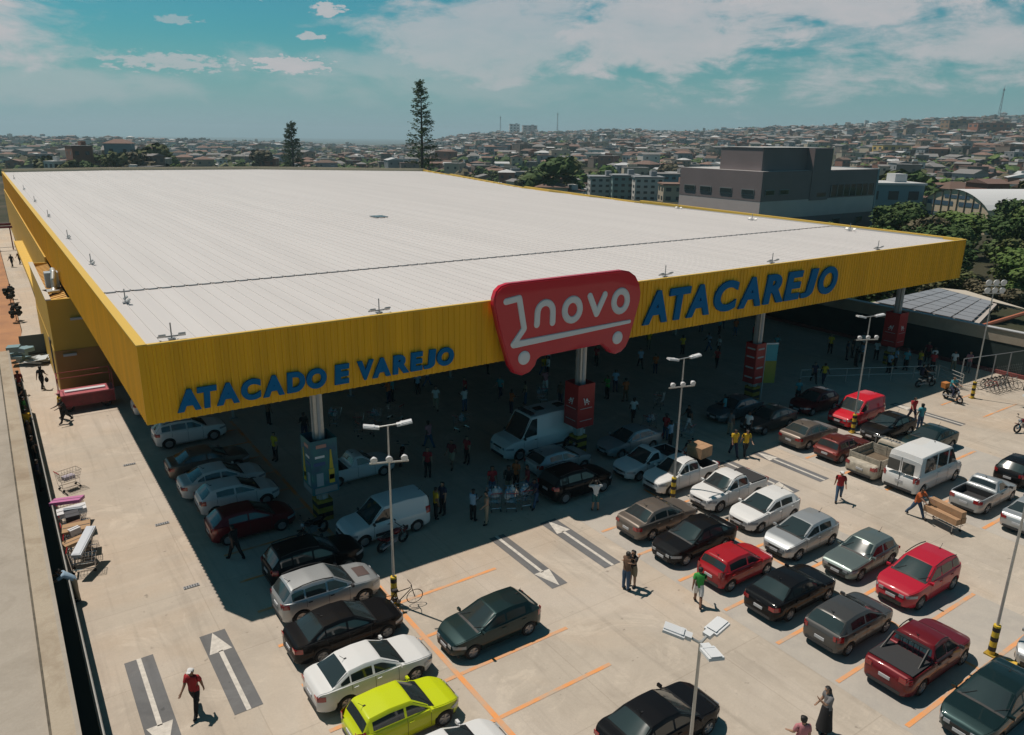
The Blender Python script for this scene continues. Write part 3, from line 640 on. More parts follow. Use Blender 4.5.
CT = {
 'sedan': dict(L=4.30, W=1.72, H=1.48, wb=2.54, fo=.80, cow=.86, rf=.06, rr=-1.08, rb=-1.76, hood=.95, nose=.74, deck=1.05, belt=(.91, 1.03), wins=[(.55, -.22), (-.30, -1.05), (-1.1, -1.42)], tail=(.72, .92)),
 'hatch': dict(L=3.92, W=1.70, H=1.51, wb=2.49, fo=.76, cow=.96, rf=.10, rr=-1.34, rb=-1.84, hood=1.0, nose=.78, deck=1.02, belt=(.93, 1.05), wins=[(.70, -.20), (-.28, -1.12)], tail=(.78, 1.02)),
 'mini': dict(L=3.6, W=1.62, H=1.50, wb=2.35, fo=.68, cow=.80, rf=.10, rr=-1.35, rb=-1.62, hood=.94, nose=.74, deck=.98, belt=(.92, 1.0), wins=[(.62, -.12), (-.20, -1.25)], tail=(.75, 1.1)),
 'oldhatch': dict(L=3.75, W=1.60, H=1.42, wb=2.36, fo=.78, cow=.58, rf=.0, rr=-1.35, rb=-1.66, hood=.88, nose=.76, deck=.86, belt=(.86, .92), wins=[(.42, -.42), (-.52, -1.32)], tail=(.66, .82)),
 'suv': dict(L=4.12, W=1.78, H=1.66, wb=2.58, fo=.84, cow=.92, rf=.16, rr=-1.56, rb=-1.96, hood=1.08, nose=.90, deck=1.10, belt=(1.02, 1.12), wins=[(.62, -.16), (-.24, -1.05), (-1.12, -1.6)], tail=(.88, 1.12), rails=1, r=.34),
 'pickup2': dict(L=4.62, W=1.76, H=1.66, wb=2.86, fo=.78, cow=1.02, rf=.36, rr=-.62, rb=-.82, hood=1.04, nose=.86, deck=1.10, belt=(1.02, 1.10), wins=[(.85, .12), (.04, -.62)], tail=(.80, 1.05), bed=(-.95, -2.12, .62), r=.34, rails=1),
 'pickup1': dict(L=4.45, W=1.68, H=1.56, wb=2.70, fo=.80, cow=.92, rf=.22, rr=-.28, rb=-.52, hood=.96, nose=.78, deck=1.05, belt=(.95, 1.02), wins=[(.74, -.16)], tail=(.75, 1.0), bed=(-.66, -2.10, .60), r=.31),
 'van': dict(L=4.25, W=1.78, H=1.86, wb=2.70, fo=.80, cow=1.0, rf=.30, rr=-2.05, rb=-2.11, hood=1.05, nose=.84, deck=1.08, belt=(1.02, 1.06), wins=[(.80, .0)], tail=(.9, 1.25), r=.31, g=.86),
 'ambulance': dict(L=5.9, W=2.05, H=2.55, wb=3.60, fo=.92, cow=1.62, rf=.92, rr=-2.30, rb=-2.34, hood=1.26, nose=.98, deck=1.3, belt=(1.25, 1.28), wins=[(1.45, .55)], tail=(1.0, 1.6), r=.36, g=.90),
 'minibus': dict(L=5.1, W=1.95, H=2.28, wb=3.44, fo=.82, cow=1.70, rf=1.0, rr=-2.22, rb=-2.24, hood=1.18, nose=.92, deck=1.2, belt=(1.18, 1.2), wins=[(1.52, .72), (.55, -.45), (-.6, -1.75)], tail=(.85, 1.2), r=.33, g=.89),
}
def car_geo(T):
    L, W, Hh, wb = T['L'], T['W'], T['H'], T['wb']; xf = wb/2+T['fo']; xr = xf-L; r = T.get('r', .305); g = T.get('g', .76)
    fa, ra = wb/2, -wb/2; R_ = r+.055; bed = T.get('bed')
    prof = [(xf, T['nose']-.14), (xf-.10, T['nose']), (xf-.45, T['hood']-.07), (T['cow']+.03, T['hood']), (T['rf'], Hh-.045), ((T['rf']+T['rr'])/2, Hh), (T['rr'], Hh-.05), (T['rb'], T['deck'])]
    if xr+.14 < T['rb']: prof += [(xr+.12, T['deck']-.02)]
    prof += [(xr, min(T['deck'], prof[-1][1])-.16 if T['rb'] > xr+.25 else T['deck']-.12)]
    prof = sorted(prof)
    def zt0(x): return lerp_tab(prof, x)
    def zt(x):
        e = .05; return (zt0(x-e)+zt0(x)*2+zt0(x+e))/4
    bx0, bx1 = T['belt']; kind_round = T['H'] < 1.7 and T['hood'] > .9
    def zbl(x): t = (xf-x)/L; return bx0+(bx1-bx0)*t
    def sec(x):
        w = W/2; s = min(xf-x, x-xr); lim = (.72 if xf-x < x-xr else .5) if kind_round else (.5 if xf-x < x-xr else .25); am = (.34 if xf-x < x-xr else .20) if kind_round else (.22 if xf-x < x-xr else .07)
        if s < lim: w *= 1-am*(1-max(s, 0)/lim)**2.2
        z = zt(x); zb = min(zbl(x), z-.035); q = max(0, min(1, (z-zbl(x))/(Hh-zbl(x))))
        zl = .20 + .09*max(0, 1-s/.35)
        for a in (fa, ra):
            dx = abs(x-a)
            if dx < R_: zl = max(zl, r-.02+math.sqrt(R_*R_-dx*dx))
        z2 = max(.52, zl+.04); z2 = min(z2, zb-.1)
        p = [(w*.90, zl), (w*.975, min(zl+.07, zb-.14)), (w, z2), (w*.995, max(zb-.12, z2+.02)), (w*.96, zb)]
        if bed and bed[1] <= x <= bed[0]:
            p += [(w*.90, zb), (w*.89, bed[2]), (w*.6, bed[2]-.002), (w*.3, bed[2]-.002), (0, bed[2]-.002)]
        else:
            top = w*(.91-(.91-g)*q); d = z-zb
            p += [(w*.915, zb+.05*d), (top, z-.05-.05*q if d > .12 else zb+.6*d), (top-.07, z-.018 if d > .12 else zb+.8*d), (top*.5, z), (0, z+.012)]
        return p
    return xf, xr, fa, ra, r, sec, zt, zbl, bed, Hh, W
CARM = {}
def ylook(sec, x, z):
    p = sec(x)[:7]
    for (ya, za), (yb, zb) in zip(p[:-1], p[1:]):
        if za <= z <= zb+1e-6 and zb > za: return ya+(yb-ya)*(z-za)/(zb-za)
    return p[6][0] if z > p[6][1] else p[0][0]
def side_patch(b, sec, x0, x1, z0, z1, off=.006, n=8, m=3, sgn=1):
    vs_ = []; 
    for i in range(n+1):
        x = x0+(x1-x0)*i/n
        for j in range(m+1):
            z = z0+(z1-z0)*j/m; vs_.append((x, sgn*(ylook(sec, x, z)+off), z))
    b.add(vs_, [(i*(m+1)+j, (i+1)*(m+1)+j, (i+1)*(m+1)+j+1, i*(m+1)+j+1) for i in range(n) for j in range(m)])
def car_meshes(kind):
    if kind in CARM: return CARM[kind]
    T = CT[kind]; xf, xr, fa, ra, r, sec, zt, zbl, bed, Hh, W_ = car_geo(T); P = []   # list of (name, mesh, loc, rot, parent index, paintable)
    xs = set(); x = xr
    while x < xf: xs.add(round(x, 3)); x += .09
    for a in (fa, ra):
        for k in range(-8, 9): xs.add(round(a+(r+.055)*math.sin(k*PI/16)*.999, 3))
    for k in (0, .015, .04, .08, .13): xs.add(round(xf-k, 3)); xs.add(round(xr+k, 3))
    for key in ('cow', 'rf', 'rr', 'rb'): xs.add(T[key])
    if bed: xs |= {bed[0], bed[0]+.001, bed[1], bed[1]-.001}
    xs = sorted(q for q in xs if xr-1e-6 <= q <= xf+1e-6); xs = [q for i, q in enumerate(xs) if i == 0 or q-xs[i-1] > .0009]
    b = MB(); ring = []
    for x in xs:
        p = sec(x); s = min(xf-x, x-xr); sh = 1 if s > .05 else 1-.05*(1-s/.05)
        zc = .55; pts = [(x, y*sh, zc+(z-zc)*sh) for y, z in p] + [(x, -y*sh, zc+(z-zc)*sh) for y, z in p[-2::-1]]
        ring.append(len(b.v)); b.v += pts; n = len(pts)
    for a, c in zip(ring[:-1], ring[1:]):
        for i in range(n-1): b.f.append((a+i, c+i, c+i+1, a+i+1)); b.m.append(0)
        b.f.append((a+n-1, c+n-1, c, a)); b.m.append(0)
    b.f.append(tuple(ring[0]+i for i in range(n))[::-1]); b.m.append(0); b.f.append(tuple(ring[-1]+i for i in range(n))); b.m.append(0)
    P.append(('body', b.mesh('body', PA['white'], smooth=42, fix=True), None, True))
    # glass
    def topz(x, y):
        p = sec(x)[6:][::-1]
        for (ya, za), (yb, zb) in zip(p[:-1], p[1:]):
            if ya <= y <= yb: return za+(zb-za)*(y-ya)/(yb-ya+1e-9)
        return p[-1][1]
    def screen(xa, xb, name, inset=.035):
        b = MB(); nx, ny = 8, 8; vs_ = []
        for i in range(nx+1):
            x = xa+(xb-xa)*i/nx; ym = sec(x)[6][0]-inset
            for j in range(ny+1):
                y = -ym+2*ym*j/ny; z = topz(x, abs(y)); dz = (topz(x+.03, abs(y))-topz(x-.03, abs(y)))/.06
                nn = Vector((-dz, 0, 1)).normalized()*.010; vs_.append((x+nn.x, y, z+nn.z))
        b.add(vs_, [(i*(ny+1)+j, (i+1)*(ny+1)+j, (i+1)*(ny+1)+j+1, i*(ny+1)+j+1) for i in range(nx) for j in range(ny)])
        P.append((name, b.mesh(name, M_glass, smooth=True), None, False))
    screen(T['rf']+.04, T['cow']-.02, 'windshield')
    if T['rr']-T['rb'] > .09: screen(T['rb']+.06, T['rr']-.05, 'rear_window', .09 if kind in ('pickup2', 'pickup1') else .05)
    else:
        for s in (-1, 1):
            b = MB(); b.box((xr-.004, s*W_*.205, Hh*.5+.44), (.03, W_*.33, .62)); P.append(('rear_window', b.mesh('rear_window', M_glass), None, False))
        b = MB(); b.bb(xr-.012, xr+.01, -.012, .012, .45, Hh-.18); P.append(('door_seam', b.mesh('door_seam', M_blk), None, False))
    for sgn in (-1, 1):
        for (a, c) in T['wins']:
            b = MB(); n = 12; vs_ = []
            for i in range(n+1):
                x = a+(c-a)*i/n; p = sec(x); z0 = p[5][1]+.035; z1 = p[6][1]-.03
                z1 = max(z1, z0+.004)
                for j in range(4):
                    z = z0+(z1-z0)*j/3; vs_.append((x, sgn*(ylook(sec, x, z)+.008), z))
            b.add(vs_, [(i*4+j, (i+1)*4+j, (i+1)*4+j+1, i*4+j+1) for i in range(n) for j in range(3)])
            P.append(('window', b.mesh('window', M_glass, smooth=True), None, False))
    # cowl strip below the windshield, and a crease along the doors
    b = MB(); x = T['cow']+.01; w_ = sec(x)[6][0]*.93; n = 8; vs_ = []
    for i in range(n+1):
        y = -w_+2*w_*i/n
        for xx in (x-.035, x+.045): vs_.append((xx, y, topz(xx, abs(y))+.012))
    b.add(vs_, [(2*i, 2*i+1, 2*i+3, 2*i+2) for i in range(n)]); P.append(('cowl_strip', b.mesh('cowl_strip', M_blk), None, False))
    for sgn in (-1, 1):
        for yy in (.12, .50): b = MB(); b.tube((x+.0, sgn*yy-.1, topz(x, abs(sgn*yy-.1))+.02), (x-.30, sgn*yy+.22, topz(x-.30, min(.6, abs(sgn*yy+.22)))+.03), .010, n=4)
        P.append(('wiper', b.mesh('wiper', M_blk), None, False))
    # seams between doors
    b = MB()
    for sgn in (-1, 1):
        for (a, c) in T['wins'][:2]:
            for x in (a+.06, c-.02):
                if abs(x-ra) > r+.1 or True: side_patch(b, sec, x, x+.014, .34 if min(abs(x-ra), abs(x-fa)) > r+.1 else .78, sec(x)[4][1]-.01, .004, 1, 6, sgn)
    P.append(('door_seam', b.mesh('door_seam', M_blk), None, False))
    for sgn in (-1, 1):
        for (a, c) in T['wins'][:2]:
            b = MB(); b.box((c+.12, sgn*(ylook(sec, c+.12, zbl(c)-.14)+.02), zbl(c)-.12), (.16, .03, .03)); P.append(('door_handle', b.mesh('door_handle', M_blk), None, 'h'))
    # lights
    nz = T['nose']
    for sgn in (-1, 1):
        b = MB(); side_patch(b, sec, xf-.46, xf-.03, nz-.20, nz-.07, .014, 10, 3, sgn); P.append(('headlight', b.mesh('headlight', M_lamp, smooth=True), None, False))
        b = MB(); side_patch(b, sec, xr+.02, xr+.26, T['tail'][0], T['tail'][1], .010, 6, 3, sgn); 
        hw = sec(xr)[2][0]; b.box((xr-.001, sgn*(hw*.955-.06), (T['tail'][0]+T['tail'][1])/2), (.02, .11 if kind in ('hatch', 'suv', 'van', 'minibus', 'mini', 'ambulance') else .24, (T['tail'][1]-T['tail'][0])*.8)); P.append(('taillight', b.mesh('taillight', M_lred), None, False))
        b = MB(); hw = sec(xf)[2][0]; b.box((xf-.0, sgn*(hw*.90-.1), nz-.15), (.03, .2, .13)); P.append(('headlight', b.mesh('headlight', M_lamp), None, False))
    hw = sec(xf)[2][0]
    b = MB(); b.box((xf+.0, 0, nz-.16), (.035, hw*1.05, .10)); b.box((xf+.004, 0, .36), (.035, hw*1.6, .16)); P.append(('grille', b.mesh('grille', M_blk), None, False))
    b = MB(); b.box((xf+.02, 0, nz-.30), (.03, .40, .12)); P.append(('licence_plate', b.mesh('licence_plate', M_plate), None, False))
    b = MB(); b.box((xr-.015, 0, T['tail'][0]-.08 if kind != 'hatch' else .62), (.03, .40, .12)); P.append(('licence_plate', b.mesh('licence_plate', M_plate), None, False))
    # bumpers: lower dark valances following the body
    b = MB()
    for sgn in (-1, 1):
        b = MB(); side_patch(b, sec, fa-r-.10, ra+r+.10, .24, .31, .006, 3, 1, sgn); P.append(('sill_trim', b.mesh('sill_trim', PA['trimdk']), None, False))
    b = MB(); b.box((xr-.002, 0, .36), (.03, sec(xr)[2][0]*1.7, .12)); P.append(('bumper_trim', b.mesh('bumper_trim', PA['trimdk']), None, False))
    # underside
    b = MB(); b.bb(xr+.2, xf-.2, -W_*.40, W_*.40, .19, .30); b.bb(fa-r-.05, fa+r+.05, -W_*.46, W_*.46, r+.0, r+.38); b.bb(ra-r-.05, ra+r+.05, -W_*.46, W_*.46, r, min(r+.38, .58 if bed else 1)); P.append(('chassis', b.mesh('chassis', M_blk), None, False))
    for sgn in (-1, 1):
        b = MB(); x = T['cow']-.12; b.box((x, sgn*(W_/2+.04), zbl(x)+.07), (.09, .16, .11), ry=.1); b.box((x, sgn*(W_/2-.05), zbl(x)+.04), (.05, .10, .05)); P.append(('mirror', b.mesh('mirror', PA['white']), None, True))
    if T.get('rails'):
        for sgn in (-1, 1):
            b = MB(); b.path([(x_, sgn*(sec(x_)[6][0]-.03), zt(x_)+(.05 if 0 < i < 4 else .0)) for i, x_ in enumerate([T['rf']-.05+(T['rr']+.1-T['rf'])*k/4 for k in range(5)])], .022, 6); P.append(('roof_rail', b.mesh('roof_rail', M_blk), None, False))
    b = MB(); ax = T['rr']+.12 if kind not in ('ambulance', 'minibus') else T['rf']-.3; b.tube((ax, 0, zt(ax)), (ax-.18, 0, zt(ax)+.22), .008, n=5); b.box((ax+.01, 0, zt(ax)+.02), (.09, .045, .03)); P.append(('antenna', b.mesh('antenna', M_blk), None, False))
    # wheels
    wh = []
    tw = .19
    tb = MB(); tb.lathe([(r*.64, -tw/2), (r*.93, -tw/2), (r, -tw/2+.03), (r, tw/2-.03), (r*.93, tw/2), (r*.64, tw/2)], 'Y', n=26); tm = tb.mesh('wheel', M_tyre, smooth=True)
    rb = MB(); rb.lathe([(.001, .05), (r*.20, .055), (r*.22, .03), (r*.5, .015), (r*.60, .02), (r*.66, .06), (r*.66, .04), (r*.62, -.02), (.001, -.02)], 'Y', n=26)
    for k in range(5):
        a = 2*PI*k/5; rb.box((math.cos(a)*r*.38, .042, math.sin(a)*r*.38), (r*.50, .035, .055), ry=-a)
    rm = rb.mesh('rim', M_rim, smooth=35)
    hb = MB()
    for k in range(5):
        a = 2*PI*(k+.5)/5; hb.lathe([(.001, .0), (r*.13, .0)], 'Y', (math.cos(a)*r*.42, .028, math.sin(a)*r*.42), 8)
    CARM[kind] = (T, P, tm, rm, (fa, ra, r, W_), (xf, xr, sec, zt, zbl, bed, hw)); return CARM[kind]
def car(kind, xm, yw, face, pm, label, group=None, cat='car', name='parked_car', trim=None, rimm=None, tilt=0, extra=None):
    T, P, tm, rm, (fa, ra, r, W_), info = car_meshes(kind)
    CS = .90; t = empty(name, (xm, yw+W_*CS/2-.03, .012), (0 if face > 0 else PI)+R(tilt), label, cat, group); t.scale = (CS, CS, CS*(.94 if W_ < 1.9 else 1.0))
    for nm, me, _, pt in P:
        o = link_mesh(nm, me, t)
        if pt is True:
            if not (nm == 'mirror' and trim): o.material_slots[0].link = 'OBJECT'; o.material_slots[0].material = pm
            else: o.material_slots[0].link = 'OBJECT'; o.material_slots[0].material = PA['trimdk']
        elif pt == 'h' and not trim: o.material_slots[0].link = 'OBJECT'; o.material_slots[0].material = pm
    for wx in (fa, ra):
        for s in (-1, 1):
            w = link_mesh('wheel', tm, t); w.location = (wx, s*(W_/2-.115), r); w.rotation_euler = (0, rnd.uniform(0, 6), 0 if s > 0 else PI)
            q = link_mesh('rim', rm, w); q.location = (0, .035, 0)
            if rimm: q.material_slots[0].link = 'OBJECT'; q.material_slots[0].material = rimm
    if extra: extra(t, info)
    return t
def tonneau(t, info):
    xf, xr, sec, zt, zbl, bed, hw = info; w = sec((bed[0]+bed[1])/2)[4][0]; b = MB(); b.bb(bed[1]-.02, bed[0]+.02, -w+.05, w-.05, zbl(bed[1])-.01, zbl(bed[1])+.03); b.build('bed_cover', M_bed, t)
def liner(t, info):
    xf, xr, sec, zt, zbl, bed, hw = info; w = sec((bed[0]+bed[1])/2)[4][0]*.89; b = MB()
    b.bb(bed[1]+.0, bed[0]-.0, -w, w, bed[2]+.004, bed[2]+.02); b.bb(bed[1]+.004, bed[1]+.02, -w, w, bed[2], zbl(bed[1])-.02); b.bb(bed[0]-.02, bed[0]-.004, -w, w, bed[2], zbl(0)-.02)
    for s in (-1, 1): b.bb(bed[1]+.02, bed[0]-.02, s*w-.014, s*w+.004, bed[2]+.02, zbl(bed[0])-.02)
    b.build('bed_liner', M_bed, t)
def sportbar(t, info):
    xf, xr, sec, zt, zbl, bed, hw = info; b = MB(); w = .62; x = bed[0]+.02
    for k in (0, .22): b.path([(x-.45-k, -w-.06, 1.08), (x+.05-k*.3, -w, 1.60), (x+.05-k*.3, w, 1.60), (x-.45-k, w+.06, 1.08)], .035, 6)
    for y in (-.3, -.1, .1, .3): b.tube((x+.02, y, 1.1), (x+.04, y, 1.58), .015)
    b.build('roll_bar', M_blk, t)
def spoiler(t, info):
    xf, xr, sec, zt, zbl, bed, hw = info; b = MB(); x = xr+.22
    b.box((x, 0, 1.10), (.22, 1.2, .035)); b.box((x, -.58, 1.03), (.18, .05, .14)); b.box((x, .58, 1.03), (.18, .05, .14)); b.build('spoiler', PA['green'], t)
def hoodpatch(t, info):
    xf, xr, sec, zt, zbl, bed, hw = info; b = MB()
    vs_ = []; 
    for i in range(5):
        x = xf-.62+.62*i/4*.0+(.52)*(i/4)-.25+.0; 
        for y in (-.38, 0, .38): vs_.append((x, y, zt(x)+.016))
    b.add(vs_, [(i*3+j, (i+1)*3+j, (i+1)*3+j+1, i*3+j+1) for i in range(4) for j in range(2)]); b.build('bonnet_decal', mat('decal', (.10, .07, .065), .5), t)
def amb(t, info):
    xf, xr, sec, zt, zbl, bed, hw = info
    for x in (-.2, -1.7): b = MB(); b.box((x, 0, zt(x)+.05), (.55, .5, .08)); b.build('roof_hatch', M_blk, t)
    b = MB(); b.box((.70, 0, zt(.70)+.07), (.28, 1.35, .13)); b.build('light_bar', mat('light_bar', (.03, .04, .05), .2), t)
    b = MB(); b.box((.38, .915, 2.1), (.32, .02, .26)); b.box((-1.6, .925, 2.05), (.3, .02, .3)); b.build('vent', M_blk, t)
    b = MB(); b.bb(-1.4, 1.2, .985, 1.032, .42, .56); b.build('side_trim', M_blk, t)
def vantrim(t, info):
    b = MB()
    for s in (-1, 1): b.bb(-.85, .8, s*.875, s*.905, .40, .56)
    b.build('side_trim', PA['trimdk'], t)
def glare(t, info): pass
SUNR = 'cars in the sunny rows'; CAN = 'vehicles parked in the canopy shade'
car('hatch', 7.9, 13.4, 1, PA['white'], 'white car cut off by the bottom edge beside the lime green hatchback', SUNR)
car('mini', 7.70, 15.85, 1, PA['neon'], 'lime green small hatchback at the bottom of the left row', SUNR)
car('sedan', 7.80, 17.98, 1, PA['white'], 'white saloon parked between the lime green hatchback and a black car', SUNR)
car('sedan', 7.98, 20.40, 1, PA['black'], 'black saloon between the white saloon and the silver SUV', SUNR, rimm=M_steel)
car('suv', 8.14, 22.72, 1, PA['silver'], 'silver SUV with roof rails and a dark bonnet patch at the canopy shadow', SUNR, trim=1, extra=hoodpatch)
car('suv', 8.5, 25.02, 1, PA['black'], 'large black SUV in shade next to the silver SUV', CAN)
car('hatch', 7.40, 29.55, 1, PA['dkred'], 'dark red hatchback in shade on the left, above the black SUV', CAN)
car('hatch', 7.60, 32.3, 1, PA['white'], 'white hatchback in shade next to the dark red hatchback', CAN)
car('sedan', 7.55, 34.4, 1, PA['white'], 'white saloon in shade, between a white hatchback and a grey saloon', CAN)
car('sedan', 7.5, 36.9, 1, PA['taupe'], 'grey saloon in shade left of the canopy column', CAN)
car('suv', 7.5, 41.5, 1, PA['white'], 'white SUV with roof rails half hidden under the left fascia corner', CAN)
car('hatch', 7.3, 47.3, 1, PA['white'], 'white hatchback deep in shade beside the yellow side wall', CAN)
car('hatch', 8.3, 50.6, 1, PA['bluegrey'], 'dark car deep in shade right behind the red stall', CAN)
car('hatch', 12.12, 17.9, -1, PA['green'], 'dark green hatchback with a rear spoiler parked alone in the middle bays', SUNR, extra=spoiler)
car('sedan', 13.75, 11.35, 1, PA['black'], 'black saloon at the bottom centre behind the three-panel lamp post', SUNR)
car('pickup1', 13.35, 32.2, 1, PA['white'], 'white single-cab pickup in shade behind the teal poster box', CAN, 'pickup truck', 'pickup_truck', extra=liner)
car('van', 12.15, 26.35, -1, PA['white'], 'small white panel van in shade behind the left lamp post', CAN, 'van', 'panel_van', trim=1, extra=vantrim)
car('ambulance', 22.95, 30.0, -1, PA['white'], 'tall white ambulance-like van in shade beside the red box', CAN, 'van', 'tall_van', trim=1, extra=amb)
car('hatch', 22.35, 27.3, 1, PA['silver'], 'silver hatchback in shade between the tall white van and a black SUV', CAN)
car('suv', 21.5, 24.85, 1, PA['black'], 'black SUV at the shadow edge beside the man in white shirt', CAN)
car('sedan', 27.2, 27.3, -1, PA['silver'], 'silver-blue saloon in shade above the white single-cab pickup', CAN)
car('pickup1', 26.15, 24.75, -1, PA['white'], 'white single-cab pickup just inside the shadow edge', CAN, 'pickup truck', 'pickup_truck', trim=1, extra=liner)
car('pickup2', 26.4, 22.75, -1, PA['white'], 'white double-cab pickup behind the second lamp post', SUNR, 'pickup truck', 'pickup_truck', extra=liner)
car('pickup2', 27.05, 20.3, -1, PA['white'], 'white double-cab pickup with a black bed cover', SUNR, 'pickup truck', 'pickup_truck', extra=tonneau)
car('hatch', 26.9, 18.05, -1, PA['white'], 'white hatchback between the white pickup and a silver hatchback', SUNR)
car('hatch', 26.35, 15.75, -1, PA['silver'], 'silver hatchback facing the red small hatchback', SUNR)
car('oldhatch', 27.05, 13.5, -1, PA['ggrey'], 'old boxy grey hatchback beside the crimson SUV', SUNR, rimm=M_steel)
car('suv', 27.25, 11.2, -1, PA['crimson'], 'bright crimson SUV at the end of its row', SUNR, rimm=M_steel)
car('sedan', 22.5, 20.2, 1, PA['taupe'], 'brown-grey saloon at the shadow end of the centre row', SUNR)
car('sedan', 22.22, 18.0, -1, PA['black'], 'black saloon next to the brown-grey saloon', SUNR)
car('mini', 22.2, 15.8, 1, PA['red'], 'small red hatchback behind the man in green shirt', SUNR)
car('sedan', 22.6, 13.42, 1, PA['black'], 'black saloon between the small red hatchback and the grey hatchback', SUNR)
car('hatch', 22.6, 11.15, 1, PA['grey'], 'dark grey hatchback left of the dark red pickup', SUNR)
car('pickup2', 22.95, 8.8, 1, PA['dkred'], 'dark red pickup with a black bed cover and roll bar', SUNR, 'pickup truck', 'pickup_truck', trim=1, extra=lambda t, i: (tonneau(t, i), sportbar(t, i)))
car('sedan', 22.5, 6.45, -1, PA['green'], 'dark green saloon cut off at the bottom right corner', SUNR)
car('hatch', 27.3, 6.5, -1, PA['silver'], 'silver car cut off at the right edge beside the tall grey lamp post', SUNR)
car('sedan', 36.8, 22.6, 1, PA['taupe'], 'grey-brown saloon at the shadow edge left of the red van', SUNR)
car('oldhatch', 36.55, 20.5, 1, PA['maroon'], 'old boxy maroon hatchback left of the wooden-bed truck', SUNR, rimm=M_steel)
car('hatch', 41.6, 25.7, -1, PA['dkred'], 'dark red hatchback in shade behind the red van', CAN)
car('van', 41.95, 23.0, -1, PA['vred'], 'bright red panel van beside its lamp post', SUNR, 'van', 'panel_van')
car('sedan', 41.4, 20.7, -1, PA['black'], 'black car between the red van and the flatbed truck', SUNR)
car('sedan', 41.4, 18.3, -1, PA['green'], 'dark car half hidden behind the white minibus roof', SUNR)
car('minibus', 36.9, 16.1, 1, PA['white'], 'white minibus with two rear door windows', SUNR, 'minibus', 'minibus')
car('pickup1', 37.25, 13.45, 1, PA['silver'], 'silver-white pickup with an open black bed right of the minibus', SUNR, 'pickup truck', 'pickup_truck', trim=1, extra=liner)
car('hatch', 41.6, 13.6, 1, PA['black'], 'black hatchback at the right edge beyond the silver-white pickup', SUNR)
car('sedan', 37.0, 11.1, 1, PA['silver'], 'silver saloon cut off at the right edge below the silver-white pickup', SUNR)
car('sedan', 36.2, 27.6, -1, PA['bluegrey'], 'blue-grey saloon in shade by the red poster stack', CAN)
car('sedan', 36.5, 25.3, -1, PA['grey'], 'dark grey saloon in shade beside the two people in yellow', CAN)
# dropside truck
T_ = dict(CT['pickup1']); T_.update(L=5.0, W=1.80, H=1.72, wb=2.85, cow=1.25, rf=.78, rr=.12, rb=.02, wins=[(1.05, .24)], hood=1.05, deck=1.08, bed=(-.06, -2.2, .70)); CT['dropside'] = T_
def dropside(t, info):
    b = MB(); b.bb(-2.32, -.10, -.93, .93, .70, .78); b.build('bed_floor', mat('bed_wood', (.16, .12, .08), .85, noise_amt=.3), t)
    def boards(x0, x1, y0, y1):
        b = MB()
        for k in range(4): b.bb(x0, x1, y0, y1, .80+k*.15, .93+k*.15)
        if abs(x1-x0) > 1:
            for q in (0, .33, .66, .98): b.bb(x0+(x1-x0)*q, x0+(x1-x0)*q+.05, y0-.015, y1+.015, .74, 1.42)
        else:
            for q in (0, .5, .97): b.bb(x0-.015, x1+.015, y0+(y1-y0)*q, y0+(y1-y0)*q+.05, .74, 1.42)
        b.build('bed_board', PA['dirty'], t)
    boards(-2.32, -.12, -.96, -.92); boards(-2.32, -.12, .92, .96); boards(-2.36, -2.32, -.92, .92); boards(-.12, -.08, -.92, .92)
    b = MB(); b.path([(-.02, -.8, .8), (-.02, -.8, 1.85), (-.02, .8, 1.85), (-.02, .8, .8)], .03); b.build('rack', M_steel, t)
    for k in range(5): b = MB(); b.box((.4, -.36+k*.18, 1.73), (.22, .08, .02)); b.build('roof_vent', M_blk, t)
car('dropside', 37.0, 18.15, 1, PA['dirty'], 'worn off-white truck with a wooden drop-side bed left of the minibus', SUNR, 'truck', 'dropside_truck', trim=1, rimm=M_steel, extra=dropside)

